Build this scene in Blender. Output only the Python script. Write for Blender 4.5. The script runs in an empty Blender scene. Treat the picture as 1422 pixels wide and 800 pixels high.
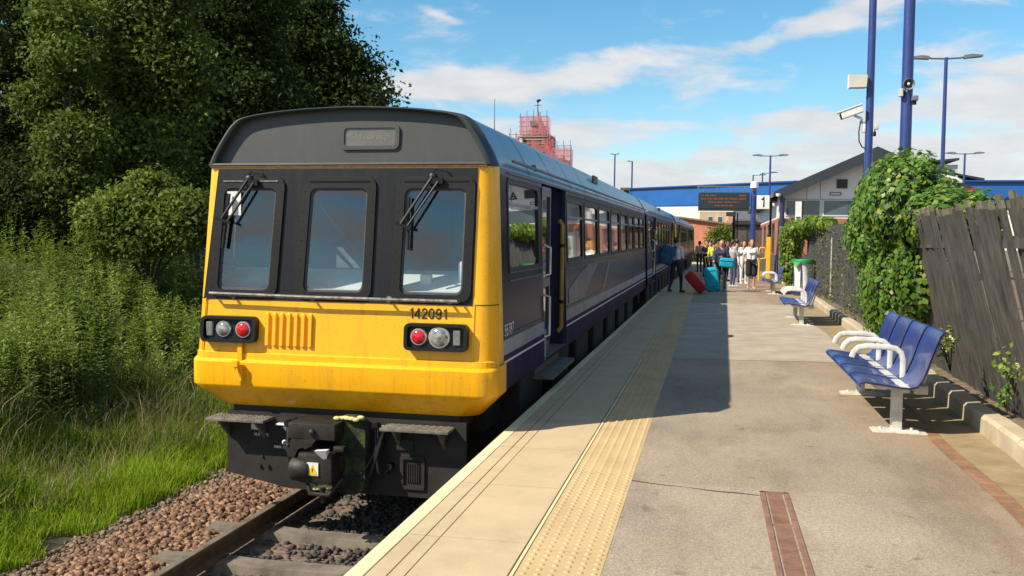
import bpy, bmesh, math, random
import numpy as np
from mathutils import Vector, Matrix

random.seed(7); rng = np.random.default_rng(11)
SC = bpy.context.scene
COL = SC.collection
PI = math.pi
R = math.radians
# ------------------------------------------------------------------ camera
F_PX, YAW, PITCH, ROLL, EYE = 1300.0, .207, .0478, .0132, 1.506
_cy, _sy = math.cos(YAW), math.sin(YAW)
C_FWD = Vector((-_sy*math.cos(PITCH), _cy*math.cos(PITCH), -math.sin(PITCH)))
_r = Vector((_cy, _sy, 0)); _u = _r.cross(C_FWD)
C_R = math.cos(ROLL)*_r + math.sin(ROLL)*_u
C_U = -math.sin(ROLL)*_r + math.cos(ROLL)*_u
C_O = Vector((0, 0, EYE))
cd = bpy.data.cameras.new('camera'); co = bpy.data.objects.new('camera', cd); COL.objects.link(co)
cd.sensor_width = 36; cd.lens = F_PX/1422*36; cd.clip_start = .05; cd.clip_end = 5000
co.matrix_world = Matrix(((C_R.x, C_U.x, -C_FWD.x, 0), (C_R.y, C_U.y, -C_FWD.y, 0), (C_R.z, C_U.z, -C_FWD.z, EYE), (0, 0, 0, 1)))
SC.camera = co
def at(x, y, Y):
    d = C_FWD + (x-711)/F_PX*C_R - (y-400)/F_PX*C_U
    return C_O + d*(Y/d.y)
# ------------------------------------------------------------------ materials
def newmat(name):
    m = bpy.data.materials.new(name); m.use_nodes = True
    return m, m.node_tree.nodes, m.node_tree.links, m.node_tree.nodes['Principled BSDF']
def lerp3(c, k): return (min(1, c[0]*k), min(1, c[1]*k), min(1, c[2]*k), 1)
def M(name, col, rough=.6, var=.2, scale=3., bump=0., bscale=80., metal=0., coat=0., col2=None, detail=5., emis=None, spec=.5, stretch=None, lo=.35, hi=.65):
    m, n, l, b = newmat(name)
    tc = n.new('ShaderNodeTexCoord')
    vec = tc.outputs['Object']
    if stretch:
        mp = n.new('ShaderNodeMapping'); mp.inputs['Scale'].default_value = stretch
        l.new(vec, mp.inputs['Vector']); vec = mp.outputs['Vector']
    nz = n.new('ShaderNodeTexNoise'); nz.inputs['Scale'].default_value = scale; nz.inputs['Detail'].default_value = detail
    nz.inputs['Roughness'].default_value = .65
    l.new(vec, nz.inputs['Vector'])
    rp = n.new('ShaderNodeValToRGB'); rp.color_ramp.elements[0].position = lo; rp.color_ramp.elements[1].position = hi
    rp.color_ramp.elements[0].color = lerp3(col, 1-var) if col2 is None else (*col2, 1)
    rp.color_ramp.elements[1].color = lerp3(col, 1+var) if col2 is None else (*col, 1)
    l.new(nz.outputs['Fac'], rp.inputs['Fac']); l.new(rp.outputs['Color'], b.inputs['Base Color'])
    b.inputs['Roughness'].default_value = rough; b.inputs['Metallic'].default_value = metal
    b.inputs['Coat Weight'].default_value = coat; b.inputs['Coat Roughness'].default_value = .05
    b.inputs['Specular IOR Level'].default_value = spec
    if bump:
        n2 = n.new('ShaderNodeTexNoise'); n2.inputs['Scale'].default_value = bscale; n2.inputs['Detail'].default_value = 4
        l.new(vec, n2.inputs['Vector'])
        bp = n.new('ShaderNodeBump'); bp.inputs['Strength'].default_value = bump; bp.inputs['Distance'].default_value = .01
        l.new(n2.outputs['Fac'], bp.inputs['Height']); l.new(bp.outputs['Normal'], b.inputs['Normal'])
    if emis:
        b.inputs['Emission Color'].default_value = (*emis[:3], 1); b.inputs['Emission Strength'].default_value = emis[3]
    return m
def weathered(name, col, dirt, rough=.36, coat=.25, amt=.5, streak=(9, 9, .55)):
    m = M(name, col, rough, .07, 2.2, coat=coat, detail=8); n = m.node_tree.nodes; l = m.node_tree.links; b = n['Principled BSDF']
    tc = n.new('ShaderNodeTexCoord'); mp = n.new('ShaderNodeMapping'); mp.inputs['Scale'].default_value = streak; l.new(tc.outputs['Object'], mp.inputs[0])
    z = n.new('ShaderNodeTexNoise'); z.inputs['Scale'].default_value = 1.6; z.inputs['Detail'].default_value = 8; z.inputs['Roughness'].default_value = .7; l.new(mp.outputs[0], z.inputs['Vector'])
    z2 = n.new('ShaderNodeTexNoise'); z2.inputs['Scale'].default_value = 75; z2.inputs['Detail'].default_value = 3; l.new(tc.outputs['Object'], z2.inputs['Vector'])
    a = n.new('ShaderNodeMapRange'); a.inputs[1].default_value = .50; a.inputs[2].default_value = .78; a.inputs[4].default_value = amt; l.new(z.outputs['Fac'], a.inputs[0])
    a2 = n.new('ShaderNodeMapRange'); a2.inputs[1].default_value = .645; a2.inputs[2].default_value = .70; a2.inputs[4].default_value = min(1, amt*1.3); l.new(z2.outputs['Fac'], a2.inputs[0])
    ad = n.new('ShaderNodeMath'); ad.use_clamp = True; l.new(a.outputs[0], ad.inputs[0]); l.new(a2.outputs[0], ad.inputs[1])
    x = n.new('ShaderNodeMix'); x.data_type = 'RGBA'; l.new(ad.outputs[0], x.inputs[0]); x.inputs[7].default_value = (*dirt, 1)
    src = b.inputs['Base Color'].links[0].from_socket; l.new(src, x.inputs[6]); l.new(x.outputs[2], b.inputs['Base Color'])
    r = n.new('ShaderNodeMapRange'); r.inputs[3].default_value = rough; r.inputs[4].default_value = .75; l.new(ad.outputs[0], r.inputs[0]); l.new(r.outputs[0], b.inputs['Roughness'])
    return m
def leafmat(name, c1, c2, c3, trans=.35, rough=.5, spec=.3):
    m, n, l, b = newmat(name)
    g = n.new('ShaderNodeNewGeometry')
    rp = n.new('ShaderNodeValToRGB'); e = rp.color_ramp.elements
    e[0].color = (*c1, 1); e[1].color = (*c3, 1); x = e.new(.5); x.color = (*c2, 1)
    l.new(g.outputs['Random Per Island'], rp.inputs['Fac'])
    tc = n.new('ShaderNodeTexCoord'); nz = n.new('ShaderNodeTexNoise'); nz.inputs['Scale'].default_value = .8; nz.inputs['Detail'].default_value = 3
    l.new(tc.outputs['Object'], nz.inputs['Vector'])
    hs = n.new('ShaderNodeHueSaturation')
    mr = n.new('ShaderNodeMapRange'); mr.inputs[1].default_value = .3; mr.inputs[2].default_value = .7; mr.inputs[3].default_value = .7; mr.inputs[4].default_value = 1.3
    l.new(nz.outputs['Fac'], mr.inputs[0]); l.new(mr.outputs[0], hs.inputs['Value']); l.new(rp.outputs['Color'], hs.inputs['Color'])
    l.new(hs.outputs['Color'], b.inputs['Base Color'])
    b.inputs['Roughness'].default_value = rough; b.inputs['Specular IOR Level'].default_value = spec
    t = n.new('ShaderNodeBsdfTranslucent'); l.new(hs.outputs['Color'], t.inputs['Color'])
    mx = n.new('ShaderNodeMixShader'); mx.inputs[0].default_value = trans
    l.new(b.outputs[0], mx.inputs[1]); l.new(t.outputs[0], mx.inputs[2])
    l.new(mx.outputs[0], n['Material Output'].inputs['Surface'])
    return m
def glassmat(name, tint, refl=1., rough=.01):
    m, n, l, b = newmat(name); n.remove(b)
    t = n.new('ShaderNodeBsdfTransparent'); t.inputs['Color'].default_value = (*tint, 1)
    g = n.new('ShaderNodeBsdfGlossy'); g.inputs['Roughness'].default_value = rough
    lw = n.new('ShaderNodeFresnel'); lw.inputs['IOR'].default_value = 1.5
    mu = n.new('ShaderNodeMath'); mu.operation = 'MULTIPLY_ADD'; mu.inputs[1].default_value = refl; mu.inputs[2].default_value = .03
    mu.use_clamp = True
    l.new(lw.outputs[0], mu.inputs[0])
    mx = n.new('ShaderNodeMixShader'); l.new(mu.outputs[0], mx.inputs[0]); l.new(t.outputs[0], mx.inputs[1]); l.new(g.outputs[0], mx.inputs[2])
    l.new(mx.outputs[0], n['Material Output'].inputs['Surface'])
    return m
def brickmat(name, c1, c2, mortar, bw=.225, bh=.075):
    m, n, l, b = newmat(name)
    tc = n.new('ShaderNodeTexCoord'); sx = n.new('ShaderNodeSeparateXYZ'); l.new(tc.outputs['Object'], sx.inputs[0])
    ad = n.new('ShaderNodeMath'); l.new(sx.outputs[0], ad.inputs[0]); l.new(sx.outputs[1], ad.inputs[1])
    cb = n.new('ShaderNodeCombineXYZ'); l.new(ad.outputs[0], cb.inputs[0]); l.new(sx.outputs[2], cb.inputs[1])
    br = n.new('ShaderNodeTexBrick'); br.inputs['Scale'].default_value = 1; br.inputs['Brick Width'].default_value = bw; br.inputs['Row Height'].default_value = bh
    br.inputs['Mortar Size'].default_value = .006
    br.inputs['Color1'].default_value = (*c1, 1); br.inputs['Color2'].default_value = (*c2, 1); br.inputs['Mortar'].default_value = (*mortar, 1)
    l.new(cb.outputs[0], br.inputs['Vector'])
    nz = n.new('ShaderNodeTexNoise'); nz.inputs['Scale'].default_value = .9; nz.inputs['Detail'].default_value = 6; l.new(tc.outputs['Object'], nz.inputs['Vector'])
    mr = n.new('ShaderNodeMapRange'); mr.inputs[3].default_value = .6; mr.inputs[4].default_value = 1.4; l.new(nz.outputs['Fac'], mr.inputs[0])
    hs = n.new('ShaderNodeHueSaturation'); l.new(br.outputs['Color'], hs.inputs['Color']); l.new(mr.outputs[0], hs.inputs['Value'])
    l.new(hs.outputs['Color'], b.inputs['Base Color']); b.inputs['Roughness'].default_value = .85
    return m
# ------------------------------------------------------------------ mesh builder
ORG = {}
# The left half (track, train, bank) is drawn at full drawing size and set out at 0.95 with the rail level at -0.79 m; the
# track runs 0.45 degrees to the right of the platform and climbs by 0.57 degrees.
XF = [None]
T_S, T_DZ = .95, .0753
T_PV = Vector((-2.945, 7.144, 0)); T_ROT = (Matrix.Rotation(R(-.45), 3, 'Z') @ Matrix.Rotation(R(.57), 3, 'X'))
def xf(p):
    if XF[0] is None: return Vector(p)
    q = Vector(p)*T_S+Vector((0, 0, T_DZ))
    return T_PV+T_ROT @ (q-T_PV) if XF[0] == 'track' else q
class MB:
    def __init__(s): s.v = []; s.f = []; s.m = []; s.s = []
    def add(s, vs, fs, mi=0, smooth=False):
        o = len(s.v); s.v.extend([tuple(p) for p in vs])
        for f in fs: s.f.append(tuple(i+o for i in f)); s.m.append(mi); s.s.append(smooth)
        return s
    def box(s, c, size, mi=0, rot=None, bev=0.):
        if isinstance(rot, (int, float)): rot, bev = None, rot
        hx, hy, hz = size[0]/2, size[1]/2, size[2]/2
        c = Vector(c)
        if bev > 0:
            b = min(bev, hx*.9, hy*.9, hz*.9)
            bm = bmesh.new(); bmesh.ops.create_cube(bm, size=1, matrix=Matrix.Diagonal((hx*2, hy*2, hz*2, 1)))
            bmesh.ops.bevel(bm, geom=list(bm.edges), offset=b, segments=2, affect='EDGES', profile=.6)
            bm.verts.index_update()
            vs = [v.co.copy() for v in bm.verts]; fs = [[v.index for v in f.verts] for f in bm.faces]; bm.free()
        else:
            vs = [Vector((x*hx, y*hy, z*hz)) for x in (-1, 1) for y in (-1, 1) for z in (-1, 1)]
            fs = [(0, 1, 3, 2), (4, 6, 7, 5), (0, 4, 5, 1), (2, 3, 7, 6), (0, 2, 6, 4), (1, 5, 7, 3)]
        if rot is not None:
            vs = [rot @ v for v in vs]
        return s.add([v+c for v in vs], fs, mi)
    def box2(s, a, b, mi=0, bev=0.):
        return s.box([(a[i]+b[i])/2 for i in range(3)], [abs(b[i]-a[i]) for i in range(3)], mi, None, bev)
    def beam(s, a, b, w, h, mi=0, up=(0, 0, 1)):
        a = Vector(a); b = Vector(b); d = (b-a); L = d.length; d.normalize(); up = Vector(up)
        x = d.cross(up)
        if x.length < 1e-4: x = d.cross(Vector((1, 0, 0)))
        x.normalize(); z = x.cross(d)
        vs = []
        for p in (a, b):
            for i, j in ((-1, -1), (1, -1), (1, 1), (-1, 1)): vs.append(p+x*i*w/2+z*j*h/2)
        return s.add(vs, [(0, 1, 2, 3), (7, 6, 5, 4), (0, 4, 5, 1), (1, 5, 6, 2), (2, 6, 7, 3), (3, 7, 4, 0)], mi)
    def tube(s, pts, r, n=8, mi=0, caps=True, flat=1.):
        pts = [Vector(p) for p in pts]; k = len(pts)
        rs = r if isinstance(r, (list, tuple)) else [r]*k
        vs = []; prev = None
        for i in range(k):
            d = (pts[min(i+1, k-1)]-pts[max(i-1, 0)])
            if d.length < 1e-7: d = Vector((0, 0, 1))
            d.normalize()
            if prev is None:
                x = d.cross(Vector((0, 0, 1)))
                if x.length < 1e-3: x = d.cross(Vector((0, 1, 0)))
            else: x = prev-d*prev.dot(d)
            x.normalize(); prev = x; y = d.cross(x)
            for j in range(n):
                a = 2*PI*j/n; vs.append(pts[i]+(x*math.cos(a)+y*math.sin(a)*flat)*rs[i])
        fs = []
        for i in range(k-1):
            for j in range(n):
                fs.append((i*n+j, i*n+(j+1) % n, (i+1)*n+(j+1) % n, (i+1)*n+j))
        s.add(vs, fs, mi, True)
        if caps:
            o = len(s.v)-len(vs)
            s.f.append(tuple(o+j for j in reversed(range(n)))); s.m.append(mi); s.s.append(False)
            s.f.append(tuple(o+(k-1)*n+j for j in range(n))); s.m.append(mi); s.s.append(False)
        return s
    def lathe(s, prof, n=16, c=(0, 0, 0), axis=(0, 0, 1), mi=0, smooth=True):
        ax = Vector(axis).normalized(); x = ax.cross(Vector((0, 1, 0)))
        if x.length < 1e-3: x = ax.cross(Vector((1, 0, 0)))
        x.normalize(); y = ax.cross(x); c = Vector(c); vs = []; k = len(prof)
        for r, h in prof:
            for j in range(n):
                a = 2*PI*j/n; vs.append(c+ax*h+(x*math.cos(a)+y*math.sin(a))*r)
        fs = [(i*n+j, i*n+(j+1) % n, (i+1)*n+(j+1) % n, (i+1)*n+j) for i in range(k-1) for j in range(n)]
        s.add(vs, fs, mi, smooth)
        o = len(s.v)-len(vs)
        if prof[0][0] > 1e-4: s.f.append(tuple(o+j for j in reversed(range(n)))); s.m.append(mi); s.s.append(False)
        if prof[-1][0] > 1e-4: s.f.append(tuple(o+(k-1)*n+j for j in range(n))); s.m.append(mi); s.s.append(False)
        return s
    def sph(s, c, r, n=10, k=6, mi=0):
        r = (r, r, r) if not isinstance(r, (tuple, list)) else r
        vs = []; fs = []
        for i in range(k+1):
            t = PI*i/k
            for j in range(n):
                a = 2*PI*j/n; vs.append((c[0]+r[0]*math.sin(t)*math.cos(a), c[1]+r[1]*math.sin(t)*math.sin(a), c[2]+r[2]*math.cos(t)))
        for i in range(k):
            for j in range(n): fs.append((i*n+j, (i+1)*n+j, (i+1)*n+(j+1) % n, i*n+(j+1) % n))
        return s.add(vs, fs, mi, True)
    def prism(s, loop, vec, mi=0, smooth=False):
        """closed loop of 3-D points pushed along vec"""
        k = len(loop); a = [Vector(p) for p in loop]; v = Vector(vec); b = [p+v for p in a]
        fs = [tuple(reversed(range(k))), tuple(range(k, 2*k))]
        fs += [(i, (i+1) % k, k+(i+1) % k, k+i) for i in range(k)]
        return s.add(a+b, fs, mi, smooth)
    def ring(s, lo, li, vec, mi=0):
        """frame between outer loop and inner loop (same count), given depth vec"""
        k = len(lo); v = Vector(vec)
        A = [Vector(p) for p in lo]; B = [Vector(p) for p in li]
        vs = A+B+[p+v for p in A]+[p+v for p in B]; fs = []
        for i in range(k):
            j = (i+1) % k
            fs += [(2*k+i, 2*k+j, 3*k+j, 3*k+i), (i, k+i, k+j, j), (i, j, 2*k+j, 2*k+i), (k+i, 3*k+i, 3*k+j, k+j)]
        return s.add(vs, fs, mi)
    def loft(s, rows, mi=0, smooth=True, close=False):
        k = len(rows[0]); vs = [p for r in rows for p in r]; fs = []
        for i in range(len(rows)-1):
            for j in range(k if close else k-1):
                fs.append((i*k+j, i*k+(j+1) % k, (i+1)*k+(j+1) % k, (i+1)*k+j))
        return s.add(vs, fs, mi, smooth)
    def build(s, name, mats, parent=None, loc=None, sharp=True):
        me = bpy.data.meshes.new(name)
        org = ORG[parent] if parent is not None else (xf(loc) if loc is not None else Vector((0, 0, 0)))
        me.from_pydata([tuple(xf(p)-org) for p in s.v], [], s.f)
        ml = mats if isinstance(mats, (list, tuple)) else [mats]
        for m in ml: me.materials.append(m)
        me.polygons.foreach_set('material_index', s.m); me.polygons.foreach_set('use_smooth', s.s)
        me.update()
        bm = bmesh.new(); bm.from_mesh(me); bmesh.ops.recalc_face_normals(bm, faces=bm.faces); bm.to_mesh(me); bm.free()
        if any(s.s):
            try: me.set_sharp_from_angle(angle=R(40))
            except Exception: pass
        o = bpy.data.objects.new(name, me); COL.objects.link(o)
        if parent is not None: o.parent = parent
        else: o.location = org
        ORG[o] = org
        return o
def tag(o, label=None, cat=None, group=None, kind=None):
    if label: o['label'] = label
    if cat: o['category'] = cat
    if group: o['group'] = group
    if kind: o['kind'] = kind
    return o
def thing(name, label, cat, loc, group=None):
    o = bpy.data.objects.new(name, None); COL.objects.link(o); loc = xf(loc); o.location = loc; o.empty_display_size = .2
    ORG[o] = Vector(loc); return tag(o, label, cat, group)
KIDS = lambda o: [c for c in bpy.data.objects if c.parent == o]
def copy_tree(o, parent=None):
    c = o.copy(); COL.objects.link(c)
    if parent is not None: c.parent = parent
    for ch in KIDS(o): copy_tree(ch, c)
    return c
def np_mesh(name, V, Fq, mat, parent=None, loc=None, smooth=False):
    """fast mesh from numpy arrays: V (n,3), Fq (m,k) same-size faces"""
    org = ORG[parent] if parent is not None else Vector(loc if loc is not None else (0, 0, 0))
    V = np.asarray(V, np.float64)
    if XF[0]: V = V*T_S+np.array([0, 0, T_DZ])
    if XF[0] == 'track': pv = np.array(T_PV); V = pv+(V-pv) @ np.array(T_ROT).T
    V = (V-np.array(org)).astype(np.float32); Fq = np.asarray(Fq, np.int32)
    me = bpy.data.meshes.new(name); n, k = Fq.shape
    me.vertices.add(len(V)); me.vertices.foreach_set('co', V.ravel())
    me.loops.add(n*k); me.loops.foreach_set('vertex_index', Fq.ravel())
    me.polygons.add(n); me.polygons.foreach_set('loop_start', np.arange(0, n*k, k, dtype=np.int32))
    me.polygons.foreach_set('loop_total', np.full(n, k, np.int32))
    if smooth: me.polygons.foreach_set('use_smooth', np.ones(n, bool))
    me.update(calc_edges=True); me.materials.append(mat)
    o = bpy.data.objects.new(name, me); COL.objects.link(o)
    if parent is not None: o.parent = parent
    else: o.location = org
    ORG[o] = org; return o
def text_part(name, s, size, mat, parent, pos, right, up, align='LEFT', bold=.0, ext=.0008, xs=1.):
    cu = bpy.data.curves.new('txt', 'FONT'); cu.body = s; cu.size = 1; cu.align_x = align; cu.offset = bold; cu.extrude = 0
    to = bpy.data.objects.new('txt', cu); COL.objects.link(to)
    dg = bpy.context.evaluated_depsgraph_get()
    me = bpy.data.meshes.new_from_object(to.evaluated_get(dg)); bpy.data.objects.remove(to); bpy.data.curves.remove(cu)
    rt = Vector(right).normalized(); u = Vector(up).normalized(); nrm = rt.cross(u); pos = Vector(pos)
    mb = MB(); mb.add([pos+rt*(v.co.x*size*xs)+u*(v.co.y*size)+nrm*ext for v in me.vertices], [tuple(p.vertices) for p in me.polygons])
    bpy.data.meshes.remove(me)
    return mb.build(name, mat, parent)
def rrect(x0, x1, z0, z1, r, n=4):
    pts = []
    for cx, cz, a0 in ((x1-r, z1-r, 0), (x0+r, z1-r, 90), (x0+r, z0+r, 180), (x1-r, z0+r, 270)):
        for i in range(n+1):
            a = R(a0+90*i/n); pts.append((cx+r*math.cos(a), cz+r*math.sin(a)))
    return pts
# ------------------------------------------------------------------ shared materials
mt_yel = weathered('yellow_paint', (.84, .415, .002), (.26, .13, .02), .40, .14, .5)
mt_yel2 = M('yellow_plain', (.75, .42, .01), .45, .1)
mt_dome = weathered('dome_grey', (.034, .038, .038), (.075, .064, .046), .5, .05, .35)
mt_blackpanel = weathered('black_panel', (.0075, .008, .011), (.022, .019, .016), .42, 0., .4)
mt_blackpanel.node_tree.nodes['Principled BSDF'].inputs['Specular IOR Level'].default_value = .3
mt_rubber = M('black_rubber', (.008, .008, .009), .5, .3, spec=.3)
mt_black = M('black_plastic', (.006, .006, .007), .45, .2, spec=.3)
mt_grime = M('underframe_grime', (.015, .013, .0115), .8, .45, 4., bump=.25, bscale=40, detail=9)
mt_grime2 = M('step_steel_dirty', (.13, .115, .095), .7, .35, 14., bump=.2)
mt_navy = M('navy_paint', (.012, .014, .05), .2, .2, 1.5, coat=.12, spec=.35)
mt_navy2 = M('window_band_navy', (.012, .014, .026), .22, .25, 2., coat=.1, spec=.35)
mt_lilac = M('lilac_grey_paint', (.16, .17, .22), .25, .12, 1.5, spec=.3)
mt_band = M('silver_band', (.30, .31, .34), .35, .15, 2., spec=.3)
mt_purple = M('purple_skirt', (.045, .03, .072), .5, .3, 2., spec=.2)
mt_whitel = M('white_line', (.62, .63, .66), .35, .12)
mt_roof = M('roof_grey', (.055, .09, .15), .3, .3, 1.2, coat=.12, detail=8)
mt_cant = M('cantrail', (.10, .115, .15), .3, .2, 2., coat=.15)
mt_doorblue = M('door_blue', (.012, .02, .062), .3, .25)
mt_int_dark = M('interior_dark', (.06, .068, .085), .7, .25)
mt_int_grey = M('interior_grey', (.66, .68, .68), .6, .1)
mt_int_wall = M('interior_wall', (.10, .13, .17), .6, .2)
mt_paper = M('paper', (.8, .8, .78), .7, .05)
mt_green_sign = M('green_sticker', (.02, .35, .3), .5, .1)
mt_chrome = M('handle_steel', (.55, .56, .57), .3, .1, metal=.7)
mt_bartube = M('handrail_worn', (.22, .21, .2), .35, .5, 20, metal=.5)
mt_redlamp = M('red_lens', (.50, .008, .018), .15, .25, 30, coat=.6)
mt_lens = M('clear_lens', (.32, .32, .31), .12, .5, 22, coat=.9, metal=.4)
mt_marker = M('marker_lens', (.17, .17, .16), .2, .2, 30)
mt_glass = glassmat('windscreen_glass', (.88, .93, .95), 2.6)
mt_tint = M('tinted_glass', (.007, .009, .013), .02, .1, spec=.9, coat=.9)
mt_moss = M('mossy_iron', (.04, .062, .010), .95, .3, 7., bump=.6, bscale=60, col2=(.012, .013, .009), lo=.45, hi=.6)
mt_fungus = M('fungus', (.55, .5, .22), .9, .2, 30)
mt_iron = M('coupler_iron', (.024, .021, .018), .55, .45, 9., bump=.2, metal=.3)
mt_warn = M('warning_yellow', (.8, .5, .0), .4, .05)
mt_ink = M('black_ink', (.008, .008, .009), .5, .1)
mt_whiteink = M('white_ink', (.7, .7, .68), .5, .1)
mt_numgrey = M('number_grey', (.72, .73, .75), .4, .1)
mt_blind = M('blind_glass', (.115, .11, .095), .25, .15, 8, coat=.5)
mt_blindtx = M('blind_text', (.16, .155, .13), .5, .1)
for q_ in (mt_navy, mt_navy2, mt_lilac, mt_band, mt_purple, mt_cant): q_.node_tree.nodes['Principled BSDF'].inputs['IOR'].default_value = 1.1; q_.node_tree.nodes['Principled BSDF'].inputs['Coat Weight'].default_value = 0
mt_wheel = M('wheel_steel', (.05, .045, .042), .5, .3)
XC = -3.10; Y0 = 7.52; RK = .09
def hw(z): return 1.388-.034*max(0, z-.43)
def FY(z): return Y0+RK*(z-.43) if z > .43 else Y0
ROOF = [(1.364, 2.15), (1.325, 2.25), (1.24, 2.40), (1.145, 2.53), (1.04, 2.592), (.78, 2.635), (.42, 2.665), (0, 2.678)]
def smooth_curve(P, k=4):
    out = []
    for i in range(len(P)-1):
        p0, p1, p2, p3 = P[max(i-1, 0)], P[i], P[i+1], P[min(i+2, len(P)-1)]
        for j in range(k):
            t = j/k; out.append(tuple(.5*(2*p1[c]+(p2[c]-p0[c])*t+(2*p0[c]-5*p1[c]+4*p2[c]-p3[c])*t*t+(3*p1[c]-p0[c]-3*p2[c]+p3[c])*t**3) for c in (0, 1)))
    return out+[P[-1]]
ROOF = smooth_curve([(a*.973, b) for a, b in ROOF])
ROOFALL = [(-a, b) for a, b in ROOF]+[(a, b) for a, b in reversed(ROOF[:-1])]
def side_sheet(mb, sgn, ys, zs, holes, pick, xoff=0., smooth=False):
    """panelled side wall between the y and z breaks, with cells left out in holes"""
    ys = sorted(set(ys+[h[i] for h in holes for i in (0, 1)])); zs = sorted(set(zs+[h[i] for h in holes for i in (2, 3)]))
    for i in range(len(ys)-1):
        for j in range(len(zs)-1):
            cy = (ys[i]+ys[i+1])/2; cz = (zs[j]+zs[j+1])/2
            if any(h[0] < cy < h[1] and h[2] < cz < h[3] for h in holes): continue
            mb.add([(XC+sgn*(hw(zs[j])+xoff), ys[i], zs[j]), (XC+sgn*(hw(zs[j])+xoff), ys[i+1], zs[j]), (XC+sgn*(hw(zs[j+1])+xoff), ys[i+1], zs[j+1]), (XC+sgn*(hw(zs[j+1])+xoff), ys[i], zs[j+1])], [(0, 1, 2, 3)], pick(cy, cz))
SIDE_M = [mt_navy, mt_navy2, mt_band, mt_purple, mt_whitel, mt_cant, mt_lilac]
def pick_side(y, z):
    if z > 2.1: return 5
    if z > 1.18: return 1
    if z > .66: return 0
    if z > .53: return 2
    if z > .48: return 3
    if z > .46: return 4
    return 3
ZS = [.24, .46, .48, .53, .66, 1.18, 2.09, 2.15]
def car_window(root, y0, y1, z0, z1, sgn, transom=True, glass=None):
    """pane, rubber frame and top-light bar, set in the hole"""
    X = lambda z, o: XC+sgn*(hw(z)+o)
    lo = rrect(y0-.03, y1+.03, z0-.03, z1+.03, .09); li = rrect(y0+.02, y1-.02, z0+.02, z1-.02, .07)
    fr = MB(); fr.ring([(X(z, -.02), y, z) for y, z in lo], [(X(z, -.02), y, z) for y, z in li], (sgn*.026, 0, 0))
    w = fr.build('window', mt_rubber, root)
    g = MB(); g.add([(X(z, -.012), y, z) for y, z in rrect(y0-.005, y1+.005, z0-.005, z1+.005, .07)], [tuple(range(20))]); g.build('pane', glass or mt_tint, w)
    if transom:
        t = MB(); zt = z1-.2; t.box((X(zt, -.002), (y0+y1)/2, zt), (.014, y1-y0-.03, .028)); t.build('top_light_bar', mt_band, w)
    return w
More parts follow.
